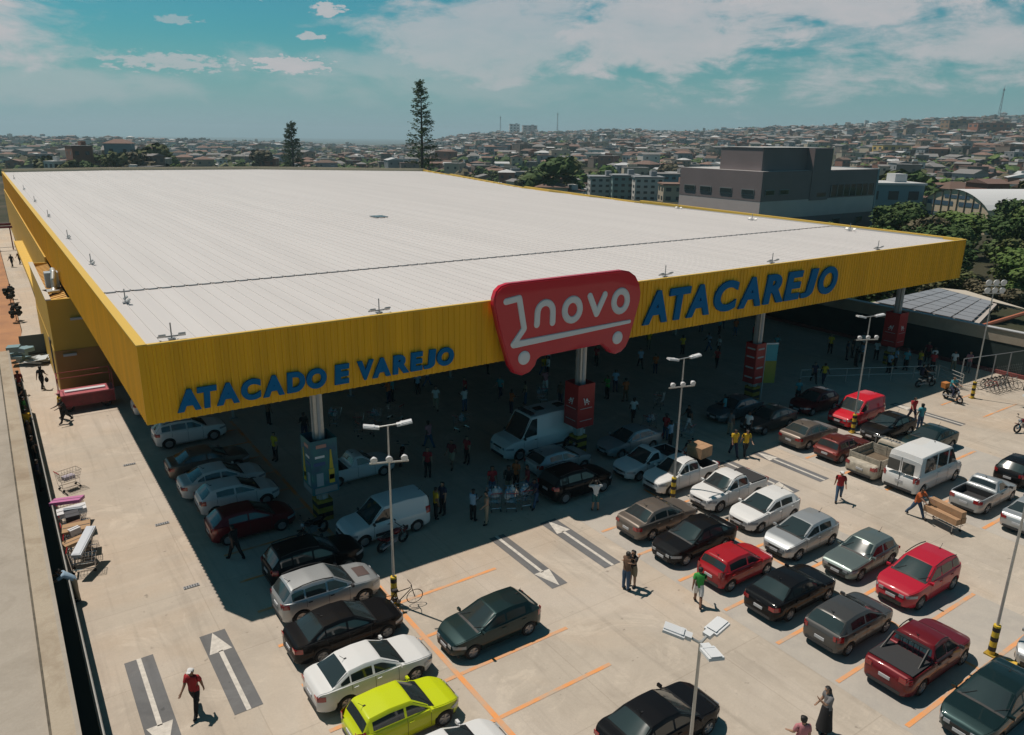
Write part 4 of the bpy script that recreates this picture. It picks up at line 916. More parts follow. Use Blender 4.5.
# ------------------------------------------------------------------ motorcycles and bicycles
def wheel2(t, x, r, w, rimc=None):
    b = MB(); b.lathe([(r-w, -w*.5), (r-w*.3, -w*.55), (r, 0), (r-w*.3, w*.55), (r-w, w*.5)], 'Y', (0, 0, 0), 22); o = b.build('wheel', M_tyre, t, smooth=True); o.location = (x, 0, r)
    b = MB()
    for k in range(8): b.tube((0, 0, 0), (math.cos(k*PI/4)*(r-w), 0, math.sin(k*PI/4)*(r-w)), .008, n=4)
    b.lathe([(.001, -.05), (.05, -.05), (.05, .05), (.001, .05)], 'Y', (0, 0, 0), 10); b.build('spokes', M_rim, o)
def motorbike(x, y, rz, m, lab, lean=6, grp='motorcycles on the lot', box=False):
    t = empty('motorcycle', (x, y, .012), rz, lab, 'motorcycle', grp); t.scale = (.92, .92, .92); t.rotation_euler = (R(lean), 0, rz)
    wheel2(t, .63, .30, .09); wheel2(t, -.62, .30, .11)
    b = MB(); b.path([(.63, .07, .3), (.42, .06, .82)], .025); b.path([(.63, -.07, .3), (.42, -.06, .82)], .025); b.build('fork', M_chr, t)
    b = MB(); b.path([(.42, 0, .8), (.2, 0, .45), (-.2, 0, .35), (-.3, 0, .62)], .03); b.path([(-.2, 0, .35), (-.62, .08, .3)], .03); b.path([(-.62, -.08, .3), (-.2, 0, .35)], .03); b.build('frame', M_steel, t)
    b = MB(); b.box((.02, 0, .43), (.34, .26, .28)); b.tube((.1, -.13, .4), (-.75, -.16, .3), .045, .055); b.build('engine', M_steel, t)
    b = MB(); b.ball((.17, 0, .78), .2, 12, 8, sc=(1.25, .75, .7)); b.build('fuel_tank', m, t, smooth=True)
    b = MB(); b.ball((-.28, 0, .78), .2, 12, 6, sc=(1.9, .7, .36)); b.build('seat', M_blk, t, smooth=True)
    b = MB(); b.box((-.68, 0, .72), (.36, .2, .06), ry=.35); b.box((.66, 0, .63), (.34, .12, .04), ry=-.2); b.box((-.3, 0, .6), (.4, .25, .12)); b.build('fairing', m, t)
    b = MB(); b.path([(.38, -.36, .98), (.40, -.1, .95), (.40, .1, .95), (.38, .36, .98)], .018); b.build('handlebar', M_blk, t)
    b = MB(); b.ball((.52, 0, .82), .1, 10, 8, sc=(.8, 1, 1)); b.build('headlight', M_lamp, t, smooth=True)
    for s in (-1, 1): b = MB(); b.tube((.36, s*.25, .98), (.33, s*.3, 1.12), .008); b.box((.33, s*.31, 1.15), (.02, .12, .07)); b.build('mirror', M_blk, t)
    if box: b = MB(); b.box((-.72, 0, 1.0), (.42, .42, .40)); b.build('delivery_box', mat('box_orange', (.45, .17, .04), .6), t)
    return t
motorbike(9.45, 28.3, R(200), PA['black'], 'dark motorcycle in shade behind the large black SUV', grp=None)
motorbike(11.9, 25.75, R(15), PA['dkred'], 'dark motorcycle parked against the small white panel van', grp=None)
motorbike(16.0, 33.2, R(60), PA['black'], 'dark motorcycle in shade behind the white single-cab pickup')
motorbike(52.3, 25.0, R(-20), PA['silver'], 'pale scooter with riders beside the canopy shadow edge')
motorbike(50.9, 22.4, R(-110), PA['black'], 'dark motorcycle with an orange delivery box in the sun near the corral', box=True)
motorbike(48.9, 17.2, R(160), PA['dkred'], 'red and black motorcycle at the right edge of the photo')
motorbike(23.6, 28.9, R(10), PA['black'], 'black motorcycle at the foot of the red-boxed column')
def bicycle(x, y, rz, m, lab, grp=None, lean=8):
    t = empty('bicycle', (x, y, .012), rz, lab, 'bicycle', grp); t.scale = (.95, .95, .95); t.rotation_euler = (R(lean), 0, rz)
    for xx in (.52, -.52):
        b = MB(); n = 28
        b.lathe([(.315, -.015), (.335, 0), (.315, .015), (.30, 0), (.315, -.015)], 'Y', (0, 0, 0), n); w = b.build('wheel', M_tyre, t); w.location = (xx, 0, .335)
        b = MB()
        for k in range(9): b.tube((0, 0, 0), (.31*math.cos(k*2*PI/9), 0, .31*math.sin(k*2*PI/9)), .004, n=3)
        b.tube((0, -.03, 0), (0, .03, 0), .02); b.build('spokes', M_steel, w)
    b = MB()
    for a, c in [((-.12, 0, .28), (.36, 0, .74)), ((-.12, 0, .28), (-.26, 0, .82)), ((-.22, 0, .74), (.34, 0, .80)), ((-.12, 0, .28), (-.52, 0, .335)), ((-.52, 0, .335), (-.23, 0, .76)), ((.52, 0, .335), (.35, 0, .90))]: b.tube(a, c, .018, n=6)
    b.build('frame', m, t)
    b = MB(); b.path([(.30, -.26, .98), (.36, -.05, .95), (.36, .05, .95), (.30, .26, .98)], .014); b.build('handlebar', M_blk, t)
    b = MB(); b.box((-.28, 0, .86), (.26, .14, .06), tap=.8); b.build('saddle', M_blk, t)
    b = MB(); b.lathe([(.001, -.02), (.09, -.02), (.09, -.01), (.001, -.01)], 'Y', (-.12, 0, .28), 14); b.tube((-.12, -.08, .28), (-.02, -.08, .16), .012); b.tube((-.12, .06, .28), (-.22, .06, .40), .012); b.box((-.02, -.12, .16), (.09, .08, .02)); b.box((-.22, .1, .4), (.09, .08, .02)); b.build('crank', M_steel, t)
    return t
bicycle(10.35, 21.82, R(-8), PA['black'], 'black bicycle leaning on the striped lamp post base')
bc = [PA['black'], PA['red'], M_steel, PA['bluegrey'], PA['black'], PA['maroon'], M_galv]
for i in range(7): bicycle(55.0+i*.42, 22.1-i*.06, R(-100+rnd.uniform(-8, 8)), bc[i], '%s bicycle in the row inside the fenced corral, %s' % (['black', 'red', 'grey', 'blue-grey', 'second black', 'maroon', 'silver'][i], ['nearest the tall lamp post', 'beside the first black one', 'third from the tall lamp post', 'in the middle', 'right of the middle', 'second from the far end', 'at the far end'][i]), 'bicycles in the corral')
# railings of the corral and the canopy edge
def railing(x0, y0, x1, y1, lab, hgt=1.1, rails=(1.1, .75, .4), name='metal_railing', every=1.6, m=None):
    m = m or M_galv
    t = empty(name, (x0, y0, 0), math.atan2(y1-y0, x1-x0), lab, 'railing', 'metal railings'); L_ = math.hypot(x1-x0, y1-y0); n = max(1, round(L_/every))
    for i in range(n+1): b = MB(); b.tube((L_*i/n, 0, 0), (L_*i/n, 0, hgt), .03); b.build('post', m, t)
    for z in rails: b = MB(); b.tube((0, 0, z), (L_, 0, z), .025); b.build('rail', m, t)
railing(45.5, 30.2, 54.8, 25.6, 'long low metal rail in the shade left of the corral', 1.0, (1.0, .5))
railing(54.8, 25.4, 53.9, 23.3, 'galvanized rails catching the sun at the shadow edge, left of the corral', 1.1, (1.1, .85, .6, .35))
t = empty('corral_fence', (54.2, 23.6, 0), R(-12), 'wire mesh fence of the bicycle corral', 'fence')
for i in range(5): b = MB(); b.tube((i*1.6, 0, 0), (i*1.6, 0, 2.1), .04); b.build('post', M_steel, t)
b = MB(); b.tube((0, 0, 2.1), (6.4, 0, 2.1), .03); b.tube((0, 0, .1), (6.4, 0, .1), .02)
for i in range(33): b.tube((i*.2, 0, .1), (i*.2, 0, 1.2), .004, n=3)
for i in range(6): b.tube((0, 0, .1+i*.2), (6.4, 0, .1+i*.2), .004, n=3)
b.build('mesh_panel', M_steel, t)
t = empty('gate_frame', (56.2, 18.6, 0), R(60), 'dark tall metal gate frame at the right edge in front of the wall', 'gate')
b = MB(); b.path([(0, 0, 0), (0, 0, 2.3), (2.6, 0, 2.3), (2.6, 0, 0)], .05); b.tube((0, 0, 1.1), (2.6, 0, 1.1), .03); b.build('frame', M_dkgreen, t); b = MB()
for i in range(12): b.tube((.2*i+.2, 0, 0), (.2*i+.2, 0, 2.3), .006, n=4)
b.build('bars', M_dkgreen, t)

# ------------------------------------------------------------------ people
SK = mat('skin_brown', (.20, .10, .06), .6); SK2 = mat('skin_light', (.36, .21, .14), .6); SK3 = mat('skin_dark', (.09, .045, .03), .6)
HAIR = mat('hair_black', (.010, .008, .007), .6); M_eye = mat('eye_dark', (.02, .015, .012), .3)
CL = {}
def cloth(n):
    tbl = dict(red=(.34, .02, .025), black=(.012, .012, .014), white=(.62, .61, .60), lblue=(.28, .40, .52), beige=(.33, .26, .18), green=(.04, .28, .05), jeans=(.045, .09, .16), yellow=(.62, .38, .02),
               teal=(.05, .26, .30), grey=(.15, .15, .155), orange=(.46, .11, .03), pink=(.45, .18, .20), dkred=(.16, .015, .02), navy=(.015, .02, .05), brown=(.14, .08, .05), khaki=(.22, .18, .12), dkteal=(.02, .10, .11), skin=(.30, .17, .11))
    return mat('cloth_'+n, tbl[n], .9)
def skeleton(pose):
    """joint dictionary for a 1.70 m adult facing +X; pose tweaks joints"""
    hipz = pose.get('hip', .90); lean = pose.get('lean', 0); sit = pose.get('sit', 0)
    J = {}; J['pel'] = Vector((0, 0, hipz))
    def up(a): return Vector((math.sin(R(a)), 0, math.cos(R(a))))
    J['waist'] = J['pel']+up(lean*.5)*.14; J['chest'] = J['waist']+up(lean)*.24; J['neck'] = J['chest']+up(lean)*.16
    hd = up(lean*.6+pose.get('nod', 0)); J['nb'] = J['neck']+hd*.06; J['head'] = J['nb']+hd*.11+Vector((.015, 0, 0)); J['top'] = J['head']+hd*.085
    for s, nme in ((1, 'l'), (-1, 'r')):
        sh = J['neck']-up(lean)*.045+Vector((0, s*.175, 0)); J['sh'+nme] = sh
        sw, out, bend = pose.get('arm'+nme, (5, 8, 15))     # swing forward, outward, elbow bend
        d = Vector((math.sin(R(sw)), s*math.sin(R(out)), -math.cos(R(sw))*math.cos(R(out)))).normalized(); el = sh+d*.285; J['el'+nme] = el
        a2 = R(sw+bend); inn = pose.get('in'+nme, 0); d2 = Vector((math.sin(a2), s*math.sin(R(out-inn)), -math.cos(a2)*math.cos(R(out-inn)))).normalized(); wr = el+d2*.25; J['wr'+nme] = wr; J['pm'+nme] = wr+d2*.08; J['hd'+nme] = d2
        hp = J['pel']+Vector((0, s*.09, -.03)); J['hp'+nme] = hp
        th, kn = pose.get('leg'+nme, (0, 0)); sp = pose.get('spread', 2)
        d = Vector((math.sin(R(th)), s*math.sin(R(sp)), -math.cos(R(th)))).normalized(); k = hp+d*.42; J['kn'+nme] = k
        d = Vector((math.sin(R(th-kn)), s*math.sin(R(sp)), -math.cos(R(th-kn)))).normalized(); a = k+d*.41; J['an'+nme] = a; J['to'+nme] = a+Vector((.16*math.cos(R(min(0, th-kn)*.5)), s*.015, -.045))
    low = min(J['anl'].z, J['anr'].z, J['tol'].z+.03, J['tor'].z+.03)
    dz = pose.get('ground', .075)-low
    for k in J:
        if not k.startswith('hdl') and not k.startswith('hdr') or k in ('head',): J[k] = J[k]+Vector((0, 0, dz))
    J['head_dir'] = hd; return J
PCACHE = {}
def body_mesh(key, pose, female):
    k_ = (key, female)
    if k_ in PCACHE: return PCACHE[k_]
    J = skeleton(pose); vs_, es, rad, lab = [], [], [], []
    def v(p, r, l=None): vs_.append(tuple(p)); rad.append(r); lab.append(l); return len(vs_)-1
    def e(a, b): es.append((a, b)); return b
    pel = v(J['pel'], (.135, .105), 'pants'); wa = e(pel, v(J['waist'], (.125 if not female else .105, .09))); ch = e(wa, v(J['chest'], (.155 if not female else .135, .105))); ne = e(ch, v(J['neck'], (.075, .065)))
    nb = e(ne, v(J['nb'], (.055, .055))); hd = e(nb, v(J['head'], (.082, .098))); tp = e(hd, v(J['top'], (.07, .08)))
    hdv = J['head_dir']; fwd = Vector((hdv.z, 0, -hdv.x)); e(hd, v(J['head']+fwd*.105-hdv*.01, (.014, .018)))
    for s in (-1, 1): e(hd, v(J['head']+Vector((0, s*.085, 0))-hdv*.005, (.010, .022)))
    for s, n in ((1, 'l'), (-1, 'r')):
        sh = e(ch, v(J['sh'+n], (.062, .062))); el = e(sh, v(J['el'+n], (.046, .046))); wr = e(el, v(J['wr'+n], (.030, .026))); pm = e(wr, v(J['pm'+n]-J['hd'+n]*.02, (.036, .018)))
        d = J['hd'+n]; side = Vector((0, 0, 1)).cross(d) if abs(d.z) < .9 else Vector((1, 0, 0)); side.normalize(); nrm = d.cross(side).normalized()
        for q, (o, L1) in enumerate(((-.030, .062), (-.010, .075), (.010, .070), (.029, .055))):
            a = e(pm, v(J['pm'+n]+side*o*1.0+d*.015, (.009, .009))); b = e(a, v(J['pm'+n]+side*o*1.05+d*(.015+L1*.55)+nrm*.008, (.0085, .0085))); e(b, v(J['pm'+n]+side*o*1.05+d*(.015+L1*.9)+nrm*.026, (.007, .007)))
        a = e(wr, v(J['wr'+n]+side*(-.040)+d*.045, (.011, .011))); e(a, v(J['wr'+n]+side*(-.052)+d*.085+nrm*.012, (.009, .009)))
        hp = e(pel, v(J['hp'+n], (.088, .09))); mid = e(hp, v((J['hp'+n]+J['kn'+n])/2, (.078, .08))); kn = e(mid, v(J['kn'+n], (.056, .058))); cf = e(kn, v(J['kn'+n]*.62+J['an'+n]*.38, (.054, .058))); an = e(cf, v(J['an'+n], (.038, .04)))
        hl = e(an, v(J['an'+n]+Vector((-.035, 0, -.035)), (.033, .035))); e(an, v(J['to'+n], (.042, .026)))
    me = bpy.data.meshes.new('person'); me.from_pydata(vs_, es, []); ob = bpy.data.objects.new('person', me); COL.objects.link(ob)
    md = ob.modifiers.new('s', 'SKIN'); md.use_smooth_shade = True; md.branch_smoothing = .3
    sd = me.skin_vertices[0].data
    for i, r_ in enumerate(rad): sd[i].radius = (r_[0]*(1.12 if r_[0] > .02 and lab[i] is None else 1), r_[1]*(1.12 if r_[0] > .02 and lab[i] is None else 1)); sd[i].use_root = (i == 0)
    sb = ob.modifiers.new('u', 'SUBSURF'); sb.levels = 1; sb.render_levels = 1
    dg = bpy.context.evaluated_depsgraph_get(); dg.update(); me2 = bpy.data.meshes.new_from_object(ob.evaluated_get(dg)); bpy.data.objects.remove(ob)
    me2.name = 'person'
    PCACHE[k_] = (me2, J); return PCACHE[k_]
def seg_d(p, a, b):
    ab = b-a; t = max(0, min(1, (p-a).dot(ab)/ab.length_squared)); return (p-a-ab*t).length, t
def shell(me, J, pick, off, name, m):
    """garment: the body's faces under it, pushed outwards"""
    vn = [v.normal.copy() for v in me.vertices]; used = {}; vs_ = []; fs = []
    for p in me.polygons:
        c = sum((me.vertices[i].co for i in p.vertices), Vector())/len(p.vertices)
        if pick(c):
            f = []
            for i in p.vertices:
                if i not in used: used[i] = len(vs_); vs_.append(me.vertices[i].co+vn[i]*off)
                f.append(used[i])
            fs.append(f)
    if not fs: return None
    nm = bpy.data.meshes.new(name); nm.from_pydata(vs_, [], fs); nm.materials.append(m); nm.polygons.foreach_set('use_smooth', [True]*len(nm.polygons)); nm.update(); return nm
BON = [('neck', 'nb', 'head'), ('nb', 'head', 'head'), ('head', 'top', 'head'), ('pel', 'waist', 'torso0'), ('waist', 'chest', 'torso'), ('chest', 'neck', 'torso'), ('chest', 'shl', 'torso'), ('chest', 'shr', 'torso')]
for n in 'lr': BON += [('sh'+n, 'el'+n, 'uarm'), ('el'+n, 'wr'+n, 'farm'), ('wr'+n, 'pm'+n, 'hand'), ('pel', 'hp'+n, 'hip'), ('hp'+n, 'kn'+n, 'thigh'), ('kn'+n, 'an'+n, 'calf'), ('an'+n, 'to'+n, 'foot')]
GC = {}
def garment(key, female, what, me, J):
    k = (key, female, what)
    if k in GC: return GC[k]
    def cls(c):
        best = (9, None, 0)
        for a, b, l in BON:
            d, t = seg_d(c, J[a], J[b])
            if l in ('head',): d *= 1.0
            if d < best[0]: best = (d, l, t)
        return best[1], best[2]
    def pick(c):
        l, t = cls(c)
        if what == 'shirt': return l in ('torso', 'torso0') or (l == 'uarm' and t < .75) or (l == 'hip' and c.z > J['pel'].z-.02) and key not in ('bend',)
        if what == 'longshirt': return l in ('torso', 'torso0', 'uarm') or (l == 'farm' and t < .9) or (l == 'hip' and c.z > J['pel'].z-.02)
        if what == 'trousers': return l in ('hip', 'thigh') or (l == 'calf' and t < .93)
        if what == 'shorts': return l in ('hip',) or (l == 'thigh' and t < .9)
        if what == 'shoes': return l == 'foot' or (l == 'calf' and t > .93)
        if what == 'hair':
            if l != 'head': return False
            d = c-J['head']; f = Vector((J['head_dir'].z, 0, -J['head_dir'].x)); hh = d.dot(J['head_dir']); return (hh > .045 or (d.dot(f) < .005 and hh > -.06)) and not (d.dot(f) > .075 and hh < .06)
        if what == 'cap':
            return l == 'head' and (c-J['head']).dot(J['head_dir']) > .03
        if what == 'longhair':
            if l != 'head': return False
            d = c-J['head']; f = Vector((J['head_dir'].z, 0, -J['head_dir'].x)); hh = d.dot(J['head_dir']); return (hh > .05 or d.dot(f) < .015)
    off = {'shirt': .018, 'longshirt': .018, 'trousers': .014, 'shorts': .024, 'shoes': .012, 'hair': .014, 'cap': .022, 'longhair': .024}[what]
    GC[k] = shell(me, J, pick, off, {'longshirt': 'shirt', 'longhair': 'hair'}.get(what, what), HAIR); return GC[k]
POSES = {
 'stand': dict(), 'stand2': dict(arml=(12, 10, 45), armr=(-4, 8, 12), legl=(4, 3), legr=(-4, 2), spread=3),
 'walk': dict(arml=(-22, 7, 12), armr=(24, 7, 25), legl=(24, 6), legr=(-20, 14), lean=4), 'walk2': dict(arml=(25, 7, 30), armr=(-24, 8, 10), legl=(-20, 18), legr=(22, 6), lean=5),
 'push': dict(arml=(48, 6, 25), armr=(48, 6, 25), legl=(30, 8), legr=(-26, 12), lean=16), 'phone': dict(arml=(40, 5, 95), armr=(10, 8, 20), legr=(3, 4), nod=15, inl=15),
 'headup': dict(arml=(50, 48, 118), armr=(50, 48, 118), inl=85, inr=85, spread=4), 'bend': dict(lean=52, arml=(60, 6, 15), armr=(70, 6, 20), legl=(-4, 2), legr=(6, 6)),
 'sit': dict(hip=.55, legl=(82, 78), legr=(74, 70), arml=(45, 8, 30), armr=(45, 8, 30), lean=8, spread=12), 'hug': dict(arml=(60, 12, 50), armr=(60, 12, 50), inl=25, inr=25, lean=3), 'carry': dict(arml=(25, 6, 70), armr=(25, 6, 70), lean=2, inl=12, inr=12)}
def person(x, y, face, pose, top, bottom, label, skin=None, cap=None, female=False, sc=1.0, long=False, shoes='black', group=None, z=0.0, extras=None, bmode=None):
    skin = skin or [SK, SK2, SK3][rnd.randrange(3)]
    me, J = body_mesh(pose, POSES[pose], female)
    if not me.materials: me.materials.append(SK)
    t = link_mesh('person', me); t.material_slots[0].link = 'OBJECT'; t.material_slots[0].material = skin; me.polygons.foreach_set('use_smooth', [True]*len(me.polygons))
    t.location = (x, y, z+.005); t.rotation_euler = (0, 0, R(face)); sc *= .93; t.scale = (sc, sc, sc); tag(t, label, 'person', group)
    def put(what, m, nm=None):
        g = garment(pose, female, what, me, J)
        if g: link_mesh(nm or {'longshirt': 'shirt', 'longhair': 'hair'}.get(what, what), g, t, m)
    if top != 'skin': put('longshirt' if long else 'shirt', cloth(top))
    bmode = bmode or ('shorts' if bottom.endswith('*') else 'trousers')
    bc_ = cloth(bottom.rstrip('*'))
    if bmode == 'skirt':
        b = MB(); p = J['pel']; b.lathe([(.135, .10), (.165, .0), (.20, -.35), (.25, -.74), (.24, -.74), (.13, .08)], 'Z', (p.x, p.y, p.z), 18); b.build('skirt', bc_, t, smooth=True)
    else: put(bmode, bc_)
    put('shoes', cloth(shoes))
    if cap:
        put('cap', cloth(cap)); f = Vector((J['head_dir'].z, 0, -J['head_dir'].x)); c = J['head']+f*.12+J['head_dir']*.045
        b = MB(); b.box(tuple(c), (.12, .13, .012), ry=.1); b.build('cap_peak', cloth(cap), t)
    put('longhair' if female else 'hair', HAIR)
    f = Vector((J['head_dir'].z, 0, -J['head_dir'].x))
    for s in (-1, 1): b = MB(); c = J['head']+f*.088+Vector((0, s*.032, 0))+J['head_dir']*.012; b.ball(tuple(c), .011, 6, 4); b.build('eye', M_eye, t)
    b = MB(); b.box(tuple(J['head']+f*.090-J['head_dir']*.048), (.012, .045, .009)); b.build('mouth', mat('lips', (.22, .07, .06), .5), t)
    return t, J
def bag(x, y, z, m, lab, s=1.0):
    b = MB(); b.ball((0, 0, -.18*s), .17*s, 10, 7, sc=(.7, 1, 1)); b.path([(0, -.07*s, -.06*s), (0, -.03*s, .12*s), (0, .03*s, .12*s), (0, .07*s, -.06*s)], .012*s); o = b.build('bag', m, smooth=True); o.location = (x, y, z); tag(o, lab, 'bag'); return o
SP = 'people in the sun'; SH = 'shoppers in the canopy shade'
person(2.93, 20.41, 232, 'walk', 'red', 'black', 'person in red shirt, black trousers and white cap walking beside the lane arrows', SK, cap='white')
person(.66, 28.6, 172, 'bend', 'lblue', 'beige', 'person in light blue shirt and beige trousers leaning over the dark railing', SK, z=0)
person(1.47, 56.5, 60, 'walk', 'black', 'black', 'person in black with a bag walking away along the sunny lane', SK2, female=True); bag(1.75, 56.25, .85, cloth('black'), 'black bag held by the person in black on the lane')
person(2.15, 48.9, 200, 'push', 'black', 'black', 'person in black top with yellow sleeves pushing a load past the red stall', SK3); 
person(2.0, 49.7, 190, 'stand', 'yellow', 'black', 'person in yellow and pink cap against the red stall', SK, cap='pink')
person(19.44, 15.9, 40, 'walk', 'green', 'white*', 'person in bright green shirt and white shorts behind the small red hatchback', SK)
person(17.90, 18.10, 10, 'hug', 'brown', 'jeans', 'person in brown top and jeans embracing another in the open aisle', SK2)
person(18.28, 18.14, 190, 'hug', 'black', 'khaki*', 'person with long black hair in dark top embraced in the open aisle', SK2, female=True, sc=.97)
person(21.06, 23.58, 60, 'headup', 'white', 'dkteal*', 'person in white shirt with hands raised to the head at the shadow edge', SK2, sc=.95)
person(17.76, 9.55, 150, 'phone', 'grey', 'black', 'person in grey top and long black skirt standing near the bottom edge', SK2, female=True, bmode='skirt')
person(16.12, 9.24, 60, 'stand2', 'pink', 'black', 'person in pink top cut off by the bottom edge', SK2)
person(31.45, 18.03, 215, 'walk2', 'red', 'jeans', 'person in red shirt, white cap and jeans striding past the bay ends', SK2, cap='white')
person(33.0, 15.15, -100, 'push', 'orange', 'jeans', 'person in orange shirt and jeans pushing a trolley of long cartons', SK)
person(44.96, 21.9, 240, 'walk', 'red', 'navy', 'person in red shirt walking with one in turquoise beyond the parked cars', SK2)
person(43.99, 20.9, 60, 'stand', 'teal', 'jeans', 'person in turquoise top beside one in red shirt beyond the parked cars', SK2, female=True)
person(31.44, 24.31, 240, 'walk', 'yellow', 'navy', 'left one of two people in yellow shirts walking at the shadow edge', SK)
person(31.92, 23.93, 240, 'walk2', 'yellow', 'black', 'right one of two people in yellow shirts walking at the shadow edge', SK2)
shade = [
 (10.62, 36.92, 200, 'stand', 'yellow', 'black', 'yellow shirt near the leftmost front column'), (6.23, 28.3, 120, 'walk', 'black', 'black', 'black clothes at the rear of the dark red hatchback'),
 (12.88, 38.86, 90, 'stand2', 'black', 'navy', 'dark clothes behind the leftmost front column'), (11.91, 42.19, 20, 'stand', 'brown', 'black', 'brown top deep in shade above the row of white cars'),
 (14.58, 26.89, 0, 'stand2', 'yellow', 'black', 'yellow shirt at the tail of the small white van'), (15.05, 27.1, 200, 'stand', 'navy', 'black', 'dark clothes facing the one in yellow at the white van'),
 (15.87, 25.83, 20, 'carry', 'lblue', 'black', 'pale blue shirt by the shadow edge, talking'), (16.2, 25.24, 160, 'stand2', 'skin', 'beige', 'bare chest and beige trousers by the shadow edge'),
 (17.85, 27.33, 250, 'stand', 'red', 'jeans', 'red shirt behind the loaded trolleys'), (18.5, 26.9, 230, 'carry', 'black', 'khaki', 'black top at the middle trolley'),
 (19.23, 27.32, 200, 'stand', 'orange', 'black', 'orange vest behind the trolley group'), (19.3, 26.5, 150, 'stand2', 'dkred', 'jeans', 'dark red top at the right end of the trolley group'),
 (19.0, 25.4, 200, 'push', 'navy', 'jeans', 'blue jeans stepping from the trolley group'), (16.35, 30.92, 235, 'stand', 'red', 'black', 'red vest and black trousers behind the small white van'),
 (17.9, 31.2, 220, 'walk', 'dkred', 'beige*', 'dark red shirt and pale shorts in the dim open area'), (18.81, 31.2, 200, 'stand', 'red', 'black', 'red vest and pale cap left of the tall white van'),
 (18.15, 34.13, 100, 'walk', 'pink', 'jeans', 'pink top and jeans deeper in the shade'), (29.21, 38.3, 60, 'walk', 'pink', 'white', 'pink top and white trousers under the red cart sign'),
 (30.48, 31.13, 240, 'walk2', 'white', 'black', 'white shirt walking right of the red boxed column'), (33.2, 35.79, 240, 'stand', 'lblue', 'navy', 'pale shirt in the depth right of the red cart sign'),
 (32.41, 33.93, 80, 'stand2', 'orange', 'brown', 'orange top deep in shade behind the blue-grey saloon'), (29.95, 27.93, 20, 'stand2', 'red', 'jeans', 'red shirt in the group above the silver-blue saloon'),
 (29.5, 27.1, 100, 'carry', 'lblue', 'black', 'striped pale shirt in the group above the silver-blue saloon'), (32.21, 28.29, 160, 'walk', 'black', 'white', 'black top and white trousers beyond the lamp post'),
 (28.87, 25.1, 200, 'sit', 'black', 'black', 'black clothes crouching beside the pickup with the carton'), (35.3, 28.3, 120, 'stand', 'teal', 'navy', 'turquoise shirt beside the blue-grey saloon'),
 (33.6, 26.4, 10, 'stand2', 'grey', 'beige', 'grey top at the nose of the blue-grey saloon'), (34.2, 25.6, 190, 'stand', 'white', 'black', 'white top beside the dark grey saloon'),
 (41.97, 27.88, 240, 'stand', 'teal', 'black', 'turquoise shirt beyond the dark red hatchback'), (46.41, 29.76, 230, 'walk', 'navy', 'black', 'dark clothes walking with one in yellow vest'),
 (46.9, 29.3, 230, 'walk2', 'yellow', 'navy', 'yellow vest walking in the open shade'), (54.2, 33.66, 200, 'stand', 'yellow', 'black', 'yellow top deep in the right shade'),
 (55.0, 27.9, 200, 'stand', 'teal', 'black', 'turquoise top at the left end of the crowd by the boundary wall'), (56.0, 27.4, 160, 'stand2', 'yellow', 'navy', 'yellow top in the crowd by the boundary wall'),
 (56.3, 26.6, 220, 'stand', 'red', 'black', 'red top in the crowd by the boundary wall'), (57.6, 27.2, 240, 'stand', 'white', 'jeans', 'white top in the middle of the crowd by the boundary wall'),
 (57.97, 25.9, 210, 'stand2', 'white', 'khaki', 'white top near the wall just left of the corral'), (58.55, 25.1, 180, 'carry', 'pink', 'grey', 'pink top at the right end of the crowd by the boundary wall'),
 (58.6, 28.2, 200, 'stand', 'dkred', 'black', 'dark red top against the boundary wall'), (21.38, 39.17, 240, 'walk', 'white', 'beige', 'white clothes deep behind the small blue words'),
 (21.76, 42.29, 60, 'stand', 'lblue', 'black', 'pale blue shirt far inside the canopy, left side'), (23.86, 39.8, 180, 'stand2', 'red', 'jeans', 'red top far inside the canopy, left side'),
 (26.0, 38.9, 200, 'walk', 'teal', 'navy', 'turquoise top deep behind the tall white van'), (26.65, 37.0, 160, 'stand', 'beige', 'jeans', 'beige top behind the tall white van'),
 (38.49, 38.93, 240, 'walk', 'lblue', 'black', 'pale blue top deep between the two middle columns'), (38.39, 37.26, 60, 'stand', 'orange', 'navy', 'orange top deep between the two middle columns'),
 (28.49, 35.74, 200, 'stand2', 'brown', 'navy', 'brown top behind the red boxed column'), (31.8, 35.0, 180, 'carry', 'green', 'black', 'green top in the depth behind the red boxed column'),
 (43.5, 36, 200, 'walk', 'red', 'black', 'red top in the depth right of the third column'), (46, 38, 160, 'stand', 'white', 'black', 'white top in the depth right of the third column'), (50.5, 36, 220, 'stand2', 'teal', 'black', 'turquoise top near the right end of the shade'),
 (36, 41, 200, 'stand', 'red', 'black', 'red top near the dark shop front'), (33, 43, 220, 'walk', 'white', 'navy', 'white top near the dark shop front'), (51.9, 24.9, 0, 'sit', 'black', 'black', '')]
for a in shade[:-1]: person(*a[:6], 'person with '+a[6], female=(rnd.random() < .3), sc=rnd.uniform(.95, 1.02), group=SH)
for i, dx in enumerate((-.05, -.42)):
    p, _ = person(52.3+dx*math.cos(R(-20)), 25.0+dx*math.sin(R(-20)), -20, 'sit', 'black' if i == 0 else 'navy', 'black', ['person steering the pale scooter at the shadow edge', 'person riding pillion on the pale scooter'][i], group=SH); p.location.z = .38
p, _ = person(50.85, 22.55, -110, 'sit', 'teal', 'navy', 'person seated on the motorcycle with the orange box', SK2); p.location.z = .38
rq = random.Random(3)
